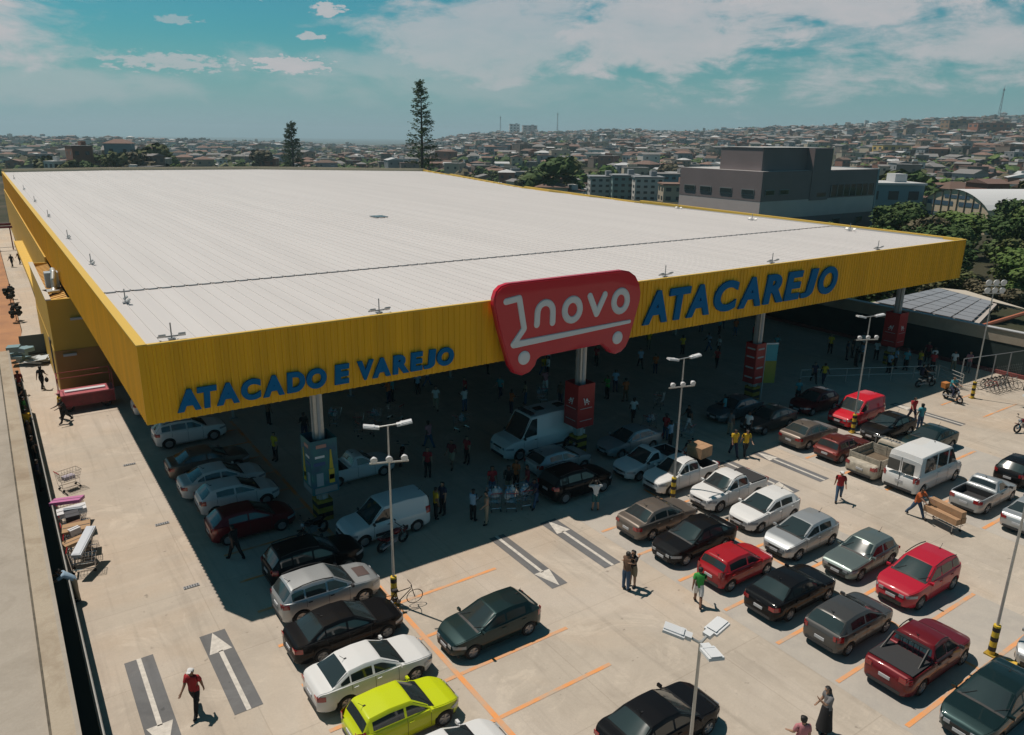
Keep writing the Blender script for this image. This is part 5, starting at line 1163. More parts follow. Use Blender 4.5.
for i in range(30):
    x = rq.uniform(19, 57); y = rq.uniform(36, 50); c_ = rq.choice(['black', 'navy', 'red', 'white', 'lblue', 'yellow', 'teal', 'grey', 'brown', 'orange'])
    person(x, y, rq.uniform(0, 360), rq.choice(['stand', 'stand2', 'walk', 'carry']), c_, rq.choice(['black', 'navy', 'jeans', 'khaki']), 'tiny shopper in a %s top deep in the dark under the canopy' % c_.replace('lblue', 'pale blue').replace('navy', 'navy blue').replace('teal', 'turquoise'), female=rq.random() < .4, group='shoppers deep under the canopy')
for i in range(9):
    x = rq.uniform(52.5, 59); y = rq.uniform(27.5, 33); c_ = rq.choice(['black', 'navy', 'red', 'white', 'lblue', 'yellow'])
    person(x, y, rq.uniform(0, 360), rq.choice(['stand', 'stand2', 'carry']), c_, 'black', 'onlooker in a %s top in the shaded crowd near the boundary wall' % c_.replace('lblue', 'pale blue').replace('navy', 'navy blue'), group='crowd by the boundary wall')
# people and bags squeezed in the dark alley on the left
for i, (y, top) in enumerate([(39.5, 'navy'), (43, 'black'), (45.5, 'brown'), (47.5, 'yellow'), (50, 'green'), (53, 'black'), (56, 'dkred')]):
    person(.22, y, [0, 20, 180, 90, 0, 200, 90][i], ['stand', 'stand2', 'stand', 'carry', 'stand', 'stand2', 'stand'][i], top, 'black', 'person in %s standing in the dark alley behind the railing, %s' % (top.replace('dkred', 'dark red'), ['nearest the camera', 'second along', 'third along', 'beside a green bag', 'beyond the middle', 'second from the far end', 'at the far end'][i]), group='people in the alley')
for i, (x, y, s) in enumerate([(2.0, 111.5, 'black'), (2.9, 113.6, 'brown'), (1.1, 90, 'navy')]):
    person(x, y, 240, 'walk', s, 'black', 'tiny distant person in %s on the far side lane' % s, group='distant people on the side lane')

# ------------------------------------------------------------------ shopping carts and goods
def cart_mesh():
    b = MB(); r = .007
    def P(u, v, k):     # k 0 bottom, 1 top of basket
        return (lambda l0, l1, w: (l0+(l1-l0)*u, (v-.5)*w, .48+.42*k))(-.38-.06*k, .40+.12*k, .42+.12*k)
    for k in (0, .33, .66, 1):
        b.path([P(0, 0, k), P(1, 0, k), P(1, 1, k), P(0, 1, k), P(0, 0, k)], r*(1.6 if k in (0, 1) else 1), 4)
    for i in range(8):
        u = i/7
        for v in (0, 1): b.tube(P(u, v, 0), P(u, v, 1), r, n=4)
        b.tube(P(u, 0, 0), P(u, 1, 0), r, n=4)
    for i in range(5):
        for u in (0, 1): b.tube(P(u, i/4, 0), P(u, i/4, 1), r, n=4)
    return b
_cb = cart_mesh().mesh('basket', M_chr)
_b = MB()
for s in (-1, 1): _b.path([(-.48, s*.24, .98), (-.40, s*.22, .2), (.38, s*.22, .16), (.40, s*.2, .48)], .014, 5)
_b.tube((-.40, -.22, .2), (-.40, .22, .2), .012); _b.tube((.38, -.22, .16), (.38, .22, .16), .012); _cf = _b.mesh('frame', M_chr)
_b = MB(); _b.tube((-.50, -.26, .99), (-.50, .26, .99), .018); _ch = _b.mesh('handle', PA['red'])
_b = MB(); _b.tube((0, -.015, 0), (0, .015, 0), .06, n=10); _cw = _b.mesh('wheel', M_blk)
def cart(x, y, rz, lab, grp='wire shopping carts'):
    t = empty('shopping_cart', (x, y, .012), R(rz), lab, 'shopping cart', grp)
    link_mesh('basket', _cb, t); link_mesh('frame', _cf, t); link_mesh('handle', _ch, t)
    for wx in (-.38, .37):
        for s in (-.22, .22): w = link_mesh('wheel', _cw, t); w.location = (wx, s, .065)
    return t
def sacks(x, y, z, n, mats_, lab, sp=.25, grp='bags of shopping in carts'):
    for i in range(n):
        b = MB(); b.ball((0, 0, 0), rnd.uniform(.13, .2), 10, 7, sc=(1, .9, .9)); b.tube((0, 0, .1), (0, 0, .24), .02, .05, 6); me = b.mesh('shopping_bag', mats_[i % len(mats_)], smooth=True)
        for v in me.vertices: v.co *= 1+.12*noise.noise(v.co*9+Vector((i, x, y)))
        o = link_mesh('shopping_bag', me); o.location = (x+rnd.uniform(-sp, sp), y+rnd.uniform(-sp*.5, sp*.5), z+.1*(i//3)); tag(o, lab, 'bag', grp)
cart(1.4, 39.05, 20, 'empty wire cart standing alone on the sunny lane'); 
o = MB(); o.box((0, 0, 0), (.5, .3, .18)); q = o.build('carton', mat('pale_box', (.35, .32, .38), .8)); q.location = (1.4, 39.05, .6); q.rotation_euler.z = R(20); tag(q, 'pale flat package in the lone cart on the lane', 'box')
gcol = dict(pink=mat('goods_pink', (.48, .16, .34), .6), white=mat('goods_white', (.6, .6, .62), .6), black=mat('goods_black', (.03, .03, .04), .6), wood=mat('goods_tan', (.38, .24, .13), .8), foil=mat('goods_grey', (.4, .44, .5), .35), brown=mat('goods_brown', (.18, .09, .05), .8))
for i, (y, rz) in enumerate([(35.4, 8), (34.2, 4), (33.1, 0), (31.9, -6), (30.7, -10)]):
    cart(1.12, y, rz, 'goods-laden wire cart by the railing, %s' % ['under the pink pack', 'under the white pack', 'under the black bundle', 'under the tan cartons', 'beside the leaning person, under the long grey pack'][i], 'laden carts along the railing')
gl = [('pink', (1.2, .7, .14), 1.02, 'flat pink pack on top of the farthest laden cart', 35.4), ('white', (1.1, .6, .2), 1.0, 'white wrapped pack on a laden cart', 34.3), ('foil', (.7, .3, .1), 1.15, 'small grey tray on the white pack', 34.1), ('black', (.5, .5, .3), 1.1, 'black bundle among the laden carts', 33.5), ('brown', (.5, .4, .3), .9, 'dark brown box among the laden carts', 32.9),
      ('wood', (1.0, .7, .1), 1.05, 'tan flat carton across the laden carts', 32.5), ('wood', (.9, .6, .12), .9, 'second tan carton lying lower on the laden carts', 31.6), ('white', (.4, .3, .25), 1.05, 'small white box beside the tan cartons', 32.2)]
for c, d, z, lab, y in gl:
    b = MB(); b.box((0, 0, 0), d); b.box((0, 0, d[2]/2+.003), (d[0]*.96, .05, .004), mi=1); o = b.build('package', [gcol[c], M_inner]); o.location = (1.1+rnd.uniform(-.1, .1), y, z); o.rotation_euler = (rnd.uniform(-.15, .15), rnd.uniform(-.12, .12), rnd.uniform(-.4, .4)); tag(o, lab, 'package', None)
b = MB(); b.box((0, 0, 0), (1.6, .35, .12)); b.box((0, 0, .065), (1.5, .25, .02)); o = b.build('package', gcol['foil']); o.location = (1.25, 30.9, 1.15); o.rotation_euler = (0, R(-14), R(62)); tag(o, 'long grey pack jutting up from the nearest laden cart', 'package')
for i, (x, y, rz) in enumerate([(17.3, 26.3, 70), (17.95, 25.9, 60), (18.6, 25.8, 75)]):
    cart(x, y, rz, ['left', 'middle', 'right'][i]+' one of three carts full of white bags at the shadow edge', 'carts of white bags'); sacks(x, y, .72, 7, [cloth('white'), cloth('lblue')], 'pale shopping bag piled in the three carts at the shadow edge')
for i, (x, y, rz) in enumerate([(21.0, 35.4, 10), (18.5, 39.0, 120), (17.1, 38.8, 40), (16.0, 38.6, 60), (30.3, 29.5, 20), (31.0, 27.4, 100), (15.2, 40.2, 50), (15.9, 37.4, 0), (28, 37, 70), (33.5, 32, 30)]):
    cart(x, y, rz, 'shopping cart in the canopy shade, '+['left of the tall white van', 'right of the cart cluster', 'in the cart cluster behind the white pickup', 'left in the cart cluster', 'beyond the silver-blue saloon', 'beside the person in white trousers', 'farthest in the cart cluster', 'nearest in the cart cluster', 'behind the red boxed column', 'near the person in orange'][i], 'carts in the shade')
    if i % 2 == 0: sacks(x, y, .7, 4, [gcol['foil'], cloth('teal'), cloth('white')], 'shopping bag in a cart in the shade', grp='bags in shaded carts')
# trolley of long cartons
t = empty('flat_trolley', (33.15, 14.05, .012), R(-100), 'low wire trolley carrying long brown cartons in the aisle', 'trolley')
b = MB()
for s in (-.28, 0, .28): b.tube((-.7, s, .35), (.8, s, .35), .014, n=5)
for xx in (-.7, -.2, .3, .8): b.tube((xx, -.28, .35), (xx, .28, .35), .014, n=5)
for s in (-.28, .28):
    for xx in (-.6, .7): b.tube((xx, s, .08), (xx, s, .5), .014, n=5)
b.build('frame', M_chr, t); b = MB(); b.path([(-.7, -.28, .35), (-.85, -.28, 1.0), (-.85, .28, 1.0), (-.7, .28, .35)], .016); b.build('handle', M_chr, t)
for xx in (-.6, .7):
    for s in (-.28, .28): w = link_mesh('wheel', _cw, t); w.location = (xx, s, .065)
for i, (dy, dz) in enumerate([(-.17, .62), (.17, .62), (.1, .82)]):
    b = MB(); b.box((0, 0, 0), (1.6, .30, .28)); b.box((0, 0, .142), (1.58, .05, .004), mi=1); o = b.build('long_carton', [M_card, gcol['wood']]); o.location = (33.16+dy*math.sin(R(100)), 14.0+dy*math.cos(R(100)), dz+(.10 if i == 2 else 0)); o.rotation_euler.z = R(-100); tag(o, ['near', 'far', 'upper'][i]+' long brown carton on the low trolley', 'carton', None)
b = MB(); b.box((0, 0, 0), (.9, .9, .55)); b.bb(-.46, .46, -.02, .02, -.27, .28, 1); o = b.build('big_carton', [M_card, gcol['wood']]); o.location = (28.15, 23.85, 1.30); o.rotation_euler.z = .1; tag(o, 'large brown carton standing on the bed of the white pickup at the shadow edge', 'carton')
# red stall
t = empty('red_stall', (2.1, 50.6, 0), 0, 'red vending stall with a folded awning frame by the yellow side wall', 'stall')
b = MB(); b.bb(.0, 2.9, 0, 1.3, .35, 1.05); b.build('body', mat('stall_red', (.22, .010, .020), .5, noise_amt=.4), t)
b = MB(); b.bb(-.05, 2.95, -.05, 1.35, 1.05, 1.12); b.build('counter', mat('stall_pink', (.42, .10, .12), .5), t)
b = MB()
for (x, y) in ((0, 0), (2.9, 0), (0, 1.3), (2.9, 1.3)): b.tube((x, y, .35), (x, y, 2.2), .02)
b.path([(0, 0, 2.2), (2.9, 0, 2.2), (2.9, 1.3, 2.2), (0, 1.3, 2.2), (0, 0, 2.2)], .02); b.build('awning_frame', mat('stall_frame', (.35, .05, .05), .5), t)
for x in (.4, 2.4): w = link_mesh('wheel', CARM['hatch'][2], t); w.location = (x, .2, .3)
b = MB(); b.bb(.3, 2.5, .45, .8, 1.13, 1.2); o = b.build('goods_tray', gcol['white']); o.location = (2.1, 50.6, 0); tag(o, 'white tray of goods along the top of the red stall', 'tray')
b = MB(); b.bb(0, 1.7, 0, .06, 0, 1.5); b.bb(0, 1.7, 0, 1.2, 0, .05); o = b.build('service_box', [mat('box_slate', (.09, .11, .11), .7)]); o.location = (.75, 66.2, 0); tag(o, 'dark slate panel standing across the side lane', 'panel')
b = MB()
for i in range(9): b.box((rnd.uniform(0, 1.1), rnd.uniform(0, 2), .3+rnd.uniform(0, .9)), (rnd.uniform(.4, .9), rnd.uniform(.4, .9), rnd.uniform(.2, .5)), rz=rnd.uniform(0, 1.5))
o = b.build('covered_machine', mat('tarp_blue', (.16, .26, .29), .6)); o.location = (.1, 63.2, 0); tag(o, 'heap of blue-grey covered machinery on the side lane', 'machinery')
b = MB()
for i in range(5): b.box((rnd.uniform(0, 1.2), rnd.uniform(0, 1.6), .15+.06*i), (1.1, 1.3, .05), rz=rnd.uniform(-.4, .4), ry=rnd.uniform(-.15, .15))
o = b.build('sheet_stack', mat('sheet_white', (.5, .54, .56), .5)); o.location = (1.2, 63.0, 0); tag(o, 'pile of pale sheets on the lane beside the yellow block', 'sheets')
for i, (x, y) in enumerate([(.9, 88), (1.0, 79)]):
    b = MB(); b.tube((0, 0, 0), (0, 0, .9), .03)
    for k in range(26): b.ball((rnd.uniform(-.4, .4), rnd.uniform(-.6, .6), rnd.uniform(.5, 1.4)), .18, 5, 4)
    o = b.build('potted_shrub', mat('shrub_dark', (.02, .022, .016), .9)); o.location = (x, y, 0); tag(o, ['farther', 'nearer'][i]+' dark shrub at the edge of the bare soil strip', 'shrub')
t = empty('site_gantry', (-1.5, 128, 0), 0, 'dark red metal frame structure at the far end of the soil strip', 'scaffold')
for x in (0, 2.2, 4.2): b = MB(); b.bb(x, x+.15, 0, .15, 0, 3.2); b.build('post', PA['dkred'], t)
b = MB(); b.bb(-.5, 4.6, -.1, .2, 3.0, 3.3); b.bb(-.5, 4.6, 4, 4.3, 3.0, 3.3); b.build('beam', PA['dkred'], t)

# ------------------------------------------------------------------ background buildings
t = empty('dark_office_block', (0, 0, 0), 0, 'dark grey three-storey block with a pale band behind the store', 'office building')
MG = mat('office_dark', (.23, .180, .180), .75, noise_amt=.1, noise_scale=.3); ML = mat('office_band', (.60, .50, .48), .8, noise_amt=.08, noise_scale=.5); MW = mat('office_rim', (.45, .44, .43), .7)
bx0, bx1, by0, by1 = 93.7, 123.2, 72.5, 88.5; zt_ = 11.75
b = MB(); b.bb(bx0, bx1, by0, by1, 7.5, zt_); b.build('upper_wall', MG, t)
b = MB(); b.bb(bx0+.02, bx1-.02, by0+.02, by1-.02, 4.9, 7.5); b.build('pale_wall', ML, t)
b = MB(); b.bb(bx0+.3, bx1-.3, by0+.04, by1, 2.5, 4.9); b.build('lower_wall', MG, t); b = MB(); b.bb(bx0+.1, bx1-.1, by0+.03, by1, -2, 2.5); b.build('base_wall', ML, t)
b = MB(); b.bb(bx0+.3, bx1-.3, by0+.3, by1-.3, zt_-.02, zt_+.03); b.build('roof', MW, t)
b = MB(); b.bb(bx0+1.1, bx0+16, by0+1.2, by0+9, zt_+.03, 15.0); b.bb(bx0+11.6, bx0+16.2, by0-.12, by0+1.2, 7.3, 15.05); b.build('tower', MG, t)
b = MB(); b.bb(bx0+1.0, bx0+16.3, by0+1.1, by0+9.1, 15.05, 15.12); b.build('tower_coping', MW, t)
b = MB(); b.bb(bx1, bx1+.5, by0-.05, by1, -2, zt_+.1); b.build('end_pier', mat('pier_blue', (.22, .30, .33), .6), t)
def office_win(x, y, z, w, h, face, frame=True):
    f = MB(); g = MB()
    if face == 'y': f.bb(x-w/2, x+w/2, by0-.09, by0-.02, z-h/2, z+h/2); g.bb(x-w/2+.12, x+w/2-.12, by0-.13, by0-.08, z-h/2+.1, z+h/2-.1)
    else: f.bb(bx0-.09, bx0-.02, y-w/2, y+w/2, z-h/2, z+h/2); g.bb(bx0-.13, bx0-.08, y-w/2+.12, y+w/2-.12, z-h/2+.1, z+h/2-.1)
    o = f.build('window', mat('win_frame', (.22, .23, .23), .5) if frame else M_wglass, t); g.build('pane', M_wglass, o)
for y in (86.3, 83.0, 79.0, 74.9): office_win(0, y, 8.75, 2.3, .85, 'x')
for x in (95.6, 99.0): office_win(x, 0, 8.75, 2.2, .8, 'y')
office_win(108.2, 0, 8.1, 2.6, .8, 'y'); 
b = MB(); b.bb(110.6, 122.6, by0-.08, by0-.02, 7.7, 9.5); o = b.build('ribbon_window', M_wglass, t); b = MB()
for k in range(8): b.bb(110.6+k*1.7, 110.7+k*1.7, by0-.13, by0-.07, 7.7, 9.5)
b.build('mullion', M_steel, o)
for x in (101.5, 104, 107, 113.2, 119.5): office_win(x, 0, 3.7, 1.9, 1.2, 'y')
# solar-roofed house behind the boundary wall
t = empty('solar_house', (0, 0, 0), 0, 'low house with solar panels on its roof beyond the boundary wall', 'house')
Aq, Bq, Cq, Dq = Vector((61.6, 35.6, 2.9)), Vector((69.5, 33.6, 3.75)), Vector((67.2, 27.6, 3.75)), Vector((62.0, 26.6, 2.75))
b = MB(); b.prism([(61.4, 26.8), (61.4, 35.4), (69.3, 33.4), (67, 27.8)], -1, 2.7); b.build('wall', mat('house_cream', (.42, .34, .25), .8), t)
b = MB(); b.add([Aq, Bq, Cq, Dq], [(0, 1, 2, 3)]); b.add([Aq-Vector((0, 0, .15)), Bq-Vector((0, 0, .15)), Cq-Vector((0, 0, .15)), Dq-Vector((0, 0, .15))], [(0, 1, 2, 3)]); b.build('roof', mat('roof_pale', (.40, .36, .33), .7), t, fix=False)
nrm = (Bq-Aq).cross(Dq-Aq).normalized()*(-1); nrm = nrm if nrm.z > 0 else -nrm
pm = mat('solar_panel', (.24, .25, .27), .35, spec=.6)
for i in range(6):
    for j in range(5):
        u0, u1, v0, v1 = .06+.15*i, .06+.15*i+.14, .06+.18*j, .06+.18*j+.165
        P_ = lambda u, v: (Aq*(1-u)+Bq*u)*(1-v)+(Dq*(1-u)+Cq*u)*v+nrm*.22
        b = MB(); q = [P_(u0, v0), P_(u1, v0), P_(u1, v1), P_(u0, v1)]; b.add(q+[p-nrm*.05 for p in q], [(0, 1, 2, 3), (0, 4, 5, 1), (1, 5, 6, 2), (2, 6, 7, 3), (3, 7, 4, 0)]); b.build('solar_panel', pm, t)
b = MB(); b.add([Bq+Vector((0, 0, .1)), Bq+Vector((2.6, -1.2, -.2)), Cq+Vector((2.4, -1.6, -.5)), Cq+Vector((0, 0, .1))], [(0, 1, 2, 3)]); b.add([Bq+Vector((0, 0, -.1)), Bq+Vector((2.6, -1.2, -.4)), Cq+Vector((2.4, -1.6, -.7)), Cq+Vector((0, 0, -.1))], [(0, 1, 2, 3)]); b.build('white_slope', mat('slope_cream', (.50, .44, .36), .8), t, fix=False)
b = MB(); b.tube(tuple(Dq+Vector((-.1, -.2, 0))), tuple(Cq+Vector((2.5, -1.7, -.55))), .16, n=6); b.tube(tuple(Dq+Vector((-.1, -.2, 0))), tuple(Aq), .12, n=6); b.build('eaves', mat('terracotta_edge', (.40, .13, .07), .8), t)
# arched auditorium
def place(u, r, z=None):
    """azimuth in degrees + range"""
    x, y = r*math.cos(R(u)), r*math.sin(R(u)); return x, y, (zter(x, y) if z is None else z)
t = empty('arched_hall', (0, 0, 0), 0, 'cream hall with an arched gable, blue window bands and a white roof', 'hall')
fa_, fb_ = Vector((155.2, 81.6, 0)), Vector((151.6, 66.8, 0)); dv = (fb_-fa_); n_ = 16; arch = []
for i in range(n_+1):
    s = i/n_; arch.append(fa_+dv*s+Vector((0, 0, 4.2+3.3*math.sin(PI*s)**.8)))
back = Vector((20, -9, 0))
b = MB(); vs_ = [fa_-Vector((0, 0, 3))]+arch+[fb_-Vector((0, 0, 3))]; b.add(vs_, [tuple(range(len(vs_)))]); vs2 = [v+back for v in vs_]; b.add(vs2, [tuple(range(len(vs2)))])
b.add([vs_[0], vs_[1], vs2[1], vs2[0]], [(0, 1, 2, 3)]); b.add([vs_[-1], vs_[-2], vs2[-2], vs2[-1]], [(0, 1, 2, 3)]); b.build('gable_wall', mat('hall_cream', (.62, .50, .36), .8), t, fix=False)
b = MB(); k = len(arch); b.add([a+Vector((-.3, 0, .1)) for a in arch]+[a+back+Vector((0, 0, .1)) for a in arch], [(i, i+1, k+i+1, k+i) for i in range(k-1)]); b.build('arched_roof', mat('hall_white', (.66, .66, .66), .5), t, fix=False)
un = dv.normalized(); on = Vector((un.y, -un.x, 0)); on = on if on.x < 0 else -on
for (s0, s1, z0, z1) in ((.36, .72, 5.9, 6.5), (.12, .50, 4.5, 5.3), (.58, .86, 4.5, 5.3), (.14, .9, 2.5, 3.1)):
    b = MB(); q = [fa_+dv*s+on*.06+Vector((0, 0, z)) for s, z in ((s0, z0), (s1, z0), (s1, z1), (s0, z1))]; b.add(q, [(0, 1, 2, 3)]); b.build('window_band', mat('band_blue', (.07, .12, .17), .3), t, fix=False)
for i in range(1, 9):
    s = i/9; b = MB(); zz = 4.2+3.3*math.sin(PI*s)**.8; p = fa_+dv*s+on*.12; b.tube(tuple(p), tuple(p+Vector((0, 0, zz))), .09, n=5); b.build('rib', mat('hall_rib', (.2, .15, .11), .7), t)
# generic block builder for the larger buildings in the town
WIN = mat('far_window', (.04, .05, .055), .3)
def block(name, u, r, w, d, hh, rz, wall, roofm, label, nx=5, nz_=3, cat='building', dz=0, bands=None):
    x, y, z = place(u, r); z += dz; t = empty(name, (x, y, z-2), R(rz), label, cat)
    b = MB(); b.bb(-w/2, w/2, -d/2, d/2, 0, hh+2); b.build('wall', wall, t)
    b = MB(); b.bb(-w/2-.3, w/2+.3, -d/2-.3, d/2+.3, hh+2, hh+2.4); b.bb(w*.1, w*.3, -d*.2, d*.2, hh+2.4, hh+4); b.build('roof', roofm, t)
    for side in range(2):
        for i in range(nx if side == 0 else max(2, nx//2)):
            for j in range(nz_):
                W__ = w if side == 0 else d; nn = nx if side == 0 else max(2, nx//2); p = -W__/2+(i+.5)*W__/nn; zz = 2+(j+.5)*hh/nz_; ww = W__/nn*.5; h2 = hh/nz_*.42; b = MB()
                if side == 0: b.bb(p-ww/2, p+ww/2, -d/2-.08, -d/2+.02, zz-h2/2, zz+h2/2)
                else: b.bb(-w/2-.08, -w/2+.02, p-ww/2, p+ww/2, zz-h2/2, zz+h2/2)
                b.build('window', WIN, t)
    return t
cw = mat('far_white', (.58, .56, .53), .8); cg = mat('far_grey', (.24, .25, .26), .8); cb = mat('far_blue', (.17, .27, .31), .8); ct = mat('far_teal', (.20, .30, .30), .8); cy = mat('far_yellow', (.52, .36, .12), .8); cc = mat('far_cream', (.45, .38, .29), .8)
tr = mat('far_terracotta', (.21, .125, .095), .85); rg = mat('far_roofgrey', (.20, .19, .185), .85); rw = mat('far_roofwhite', (.50, .50, .50), .7); rb_ = mat('far_brown', (.13, .08, .06), .85)
block('apartment_block', 48.9, 262, 9, 9, 7, -34, cw, cg, 'left white and teal apartment block just beyond the roof edge', 4, 4); block('apartment_block', 47.3, 258, 9, 9, 7.5, -34, ct, cg, 'middle teal apartment block just beyond the roof edge', 4, 4); block('apartment_block', 45.7, 252, 9, 9, 7, -34, cw, cg, 'right white apartment block just beyond the roof edge', 4, 4)
block('office_block', 43.8, 300, 16, 12, 9, -34, cb, rg, 'blue-grey banded office behind the white apartment blocks', 6, 4); block('low_house', 43.6, 235, 9, 8, 5, -34, cc, tr, 'cream house with terracotta roof left of the dark office block', 3, 2)
block('long_shed', 47.6, 330, 26, 10, 4, -40, cc, rw, 'long low shed with a pale roof above the apartment blocks', 6, 1)
block('tower_block', 55.4, 1900, 24, 22, 24, -30, mat('tower_white', (.8, .79, .77), .8), cg, 'white tower block on the skyline, left of the pair', 3, 4); block('tower_block', 54.3, 1880, 34, 22, 20, -30, mat('far_pink', (.66, .52, .48), .8), cg, 'pinkish tower block on the skyline, right of the pair', 3, 4)
block('hillside_hall', 62.3, 700, 22, 16, 8, -30, cw, rw, 'white block of flats left of the hill, near the tall conifer', 6, 3); block('hillside_hall', 60.6, 1250, 20, 16, 12, -30, cw, rw, 'pale square building on the left slope of the hill', 4, 3)
block('yellow_building', 29.9, 700, 22, 18, 10, -34, cy, cg, 'bright yellow building on the right hillside', 4, 2); block('terracotta_building', 24.6, 1100, 40, 20, 12, -34, mat('far_orange', (.33, .13, .075), .8), tr, 'terracotta building near the right end of the skyline', 5, 2); block('brown_building', 26.4, 1150, 30, 20, 14, -34, mat('far_ochre', (.26, .16, .09), .8), rb_, 'ochre brown building below the lattice mast', 4, 3)
block('blue_building', 30.0, 175, 12, 9, 8, -34, cb, rw, 'light blue building right of the dark office block', 3, 2); block('white_shed', 33.0, 1300, 50, 20, 8, -34, cw, rw, 'large white shed high on the right hillside', 6, 1)
def mast(u, r, hh, lab, w=1.0, m=M_steel):
    x, y, z = place(u, r); t = empty('radio_mast', (x, y, z), 0, lab, 'mast', 'masts on the skyline'); b = MB(); n = 10
    for s in range(3):
        a = s*2*PI/3; b.tube((w*math.cos(a), w*math.sin(a), 0), (w*.25*math.cos(a), w*.25*math.sin(a), hh), w*.12, n=4)
        for k in range(n):
            a2 = (s+1)*2*PI/3; f0, f1 = 1-.75*k/n, 1-.75*(k+1)/n; b.tube((w*f0*math.cos(a), w*f0*math.sin(a), hh*k/n), (w*f1*math.cos(a2), w*f1*math.sin(a2), hh*(k+1)/n), w*.07, n=3)
    b.build('lattice', m, t); b = MB(); b.tube((0, 0, hh), (0, 0, hh*1.08), w*.1, n=4); b.bb(-w*.7, w*.7, -w*.3, w*.3, hh*.93, hh*.97); b.build('antenna', m, t)
mast(24.2, 1500, 58, 'tall lattice mast near the right edge of the skyline', 2.6); mast(52.3, 1900, 50, 'slim mast right of the two tower blocks', 2.2); mast(56.4, 1900, 40, 'short mast left of the two tower blocks', 2.0)

# ------------------------------------------------------------------ trees
def leaf_mat(n, c, c2):
    m = mat(n, c, .75, col2=c2, noise_scale=.35, spec=.2); return m
LM = [leaf_mat('leaves_green', (.075, .135, .028), (.13, .17, .05)), leaf_mat('leaves_dark', (.042, .082, .022), (.075, .11, .035)), leaf_mat('leaves_olive', (.085, .105, .032), (.13, .125, .06)), leaf_mat('leaves_brown', (.10, .088, .05), (.15, .125, .08))]
M_bark = mat('bark', (.07, .05, .035), .95)
def crown_mesh(seed, rad, hgt, n, leaf, lobes=9):
    rg_ = random.Random(seed); b = MB(); cs = []
    for i in range(lobes):
        a = rg_.uniform(0, 2*PI); q = math.sqrt(rg_.random())*rad*.68; cs.append((q*math.cos(a), q*math.sin(a), hgt*rg_.uniform(.15, .9), rad*rg_.uniform(.28, .55)))
    for i in range(n):
        c = cs[rg_.randrange(lobes)]; d = Vector((rg_.gauss(0, 1), rg_.gauss(0, 1), rg_.gauss(0, 1))).normalized(); rr = c[3]*rg_.uniform(.55, 1.08)
        p = Vector((c[0], c[1], c[2]))+Vector((d.x*rr, d.y*rr, d.z*rr*.75)); s = leaf*rg_.uniform(.5, 1.2)
        q = (d+Vector((rg_.gauss(0, .5), rg_.gauss(0, .5), rg_.gauss(.3, .5)))).normalized().to_track_quat('Z', 'Y')
        k = len(b.v); b.v += [tuple(p+q @ Vector(v)) for v in ((-s, -s*.5, 0), (s*.3, -s*.7, 0), (s, .1*s, s*.25), (0, s*.7, 0))]; b.f.append((k, k+1, k+2, k+3)); b.m.append(0)
    return b, cs
TP = []
for i in range(5):
    b, cs = crown_mesh(20+i, 3.6, 5.0, 3400, .30, 12); cme = b.mesh('crown', LM[i % 4], fix=False)
    t_ = MB(); t_.tube((0, 0, -.5), (0, 0, 2.6), .28, .18, 8)
    for c in cs[:8]: t_.tube((0, 0, 2.2), (c[0]*.8, c[1]*.8, 2.4+c[2]*.8), .12, .03, 5)
    TP.append((cme, t_.mesh('trunk', M_bark)))
def tree(x, y, z, s, k, m, lab, grp, hs=1.0, nm='broadleaf_tree'):
    t = empty(nm, (x, y, z), rnd.uniform(0, 6), lab, 'tree', grp); t.scale = (s, s, s*hs)
    c = link_mesh('crown', TP[k][0], t); c.location.z = 2.4; c.material_slots[0].link = 'OBJECT'; c.material_slots[0].material = m; link_mesh('trunk', TP[k][1], t); return t
# cluster on the right, beyond the boundary wall and around the hall
TL = [(73, 50, 1.1), (78, 42, 1.0), (84, 52, 1.2), (84, 40, 1.1), (92, 46, 1.3), (95, 56, 1.3), (100, 48, 1.4), (102, 60, 1.2), (108, 54, 1.4), (112, 62, 1.4), (118, 56, 1.5), (122, 66, 1.3), (126, 60, 1.3), (104, 40, 1.3), (115, 46, 1.4), (128, 50, 1.5), (140, 58, 1.4), (90, 34, 1.0), (79, 33, .9), (132, 72, 1.1), (140, 82, 1.1), (137, 76, 1.0), (74, 60, 1.0), (80, 64, 1.1), (72, 41, .8), (96, 37, 1.2), (68, 44, .9), (99, 66, 1.0), (108, 68, 1.0), (86, 60, 1.0)]
LN = ['fresh green', 'dark green', 'olive', 'dry brownish']
for i, (x, y, s) in enumerate(TL):
    k = (0, 1, 0, 2, 1, 0, 1, 0, 3, 1)[i % 10]; px, py = project((x, y, 4))
    side = 'right of the store corner' if px < 940 else ('mid-grove' if px < 985 else 'at the right edge of the photo'); dep = 'near the solar-roofed house' if math.hypot(x, y) < 100 else ('short of the arched hall' if math.hypot(x, y) < 125 else 'beside the arched hall')
    tree(x, y, -1.5 if s > 1 else -1.0, s*.86, i % 5, LM[k], '%s %s tree %s %s' % (['compact', 'medium', 'wide'][int(min(2, max(0, (s-.8)*4)))], LN[k], side, dep), 'trees of the right-hand grove', rnd.uniform(.75, .95))
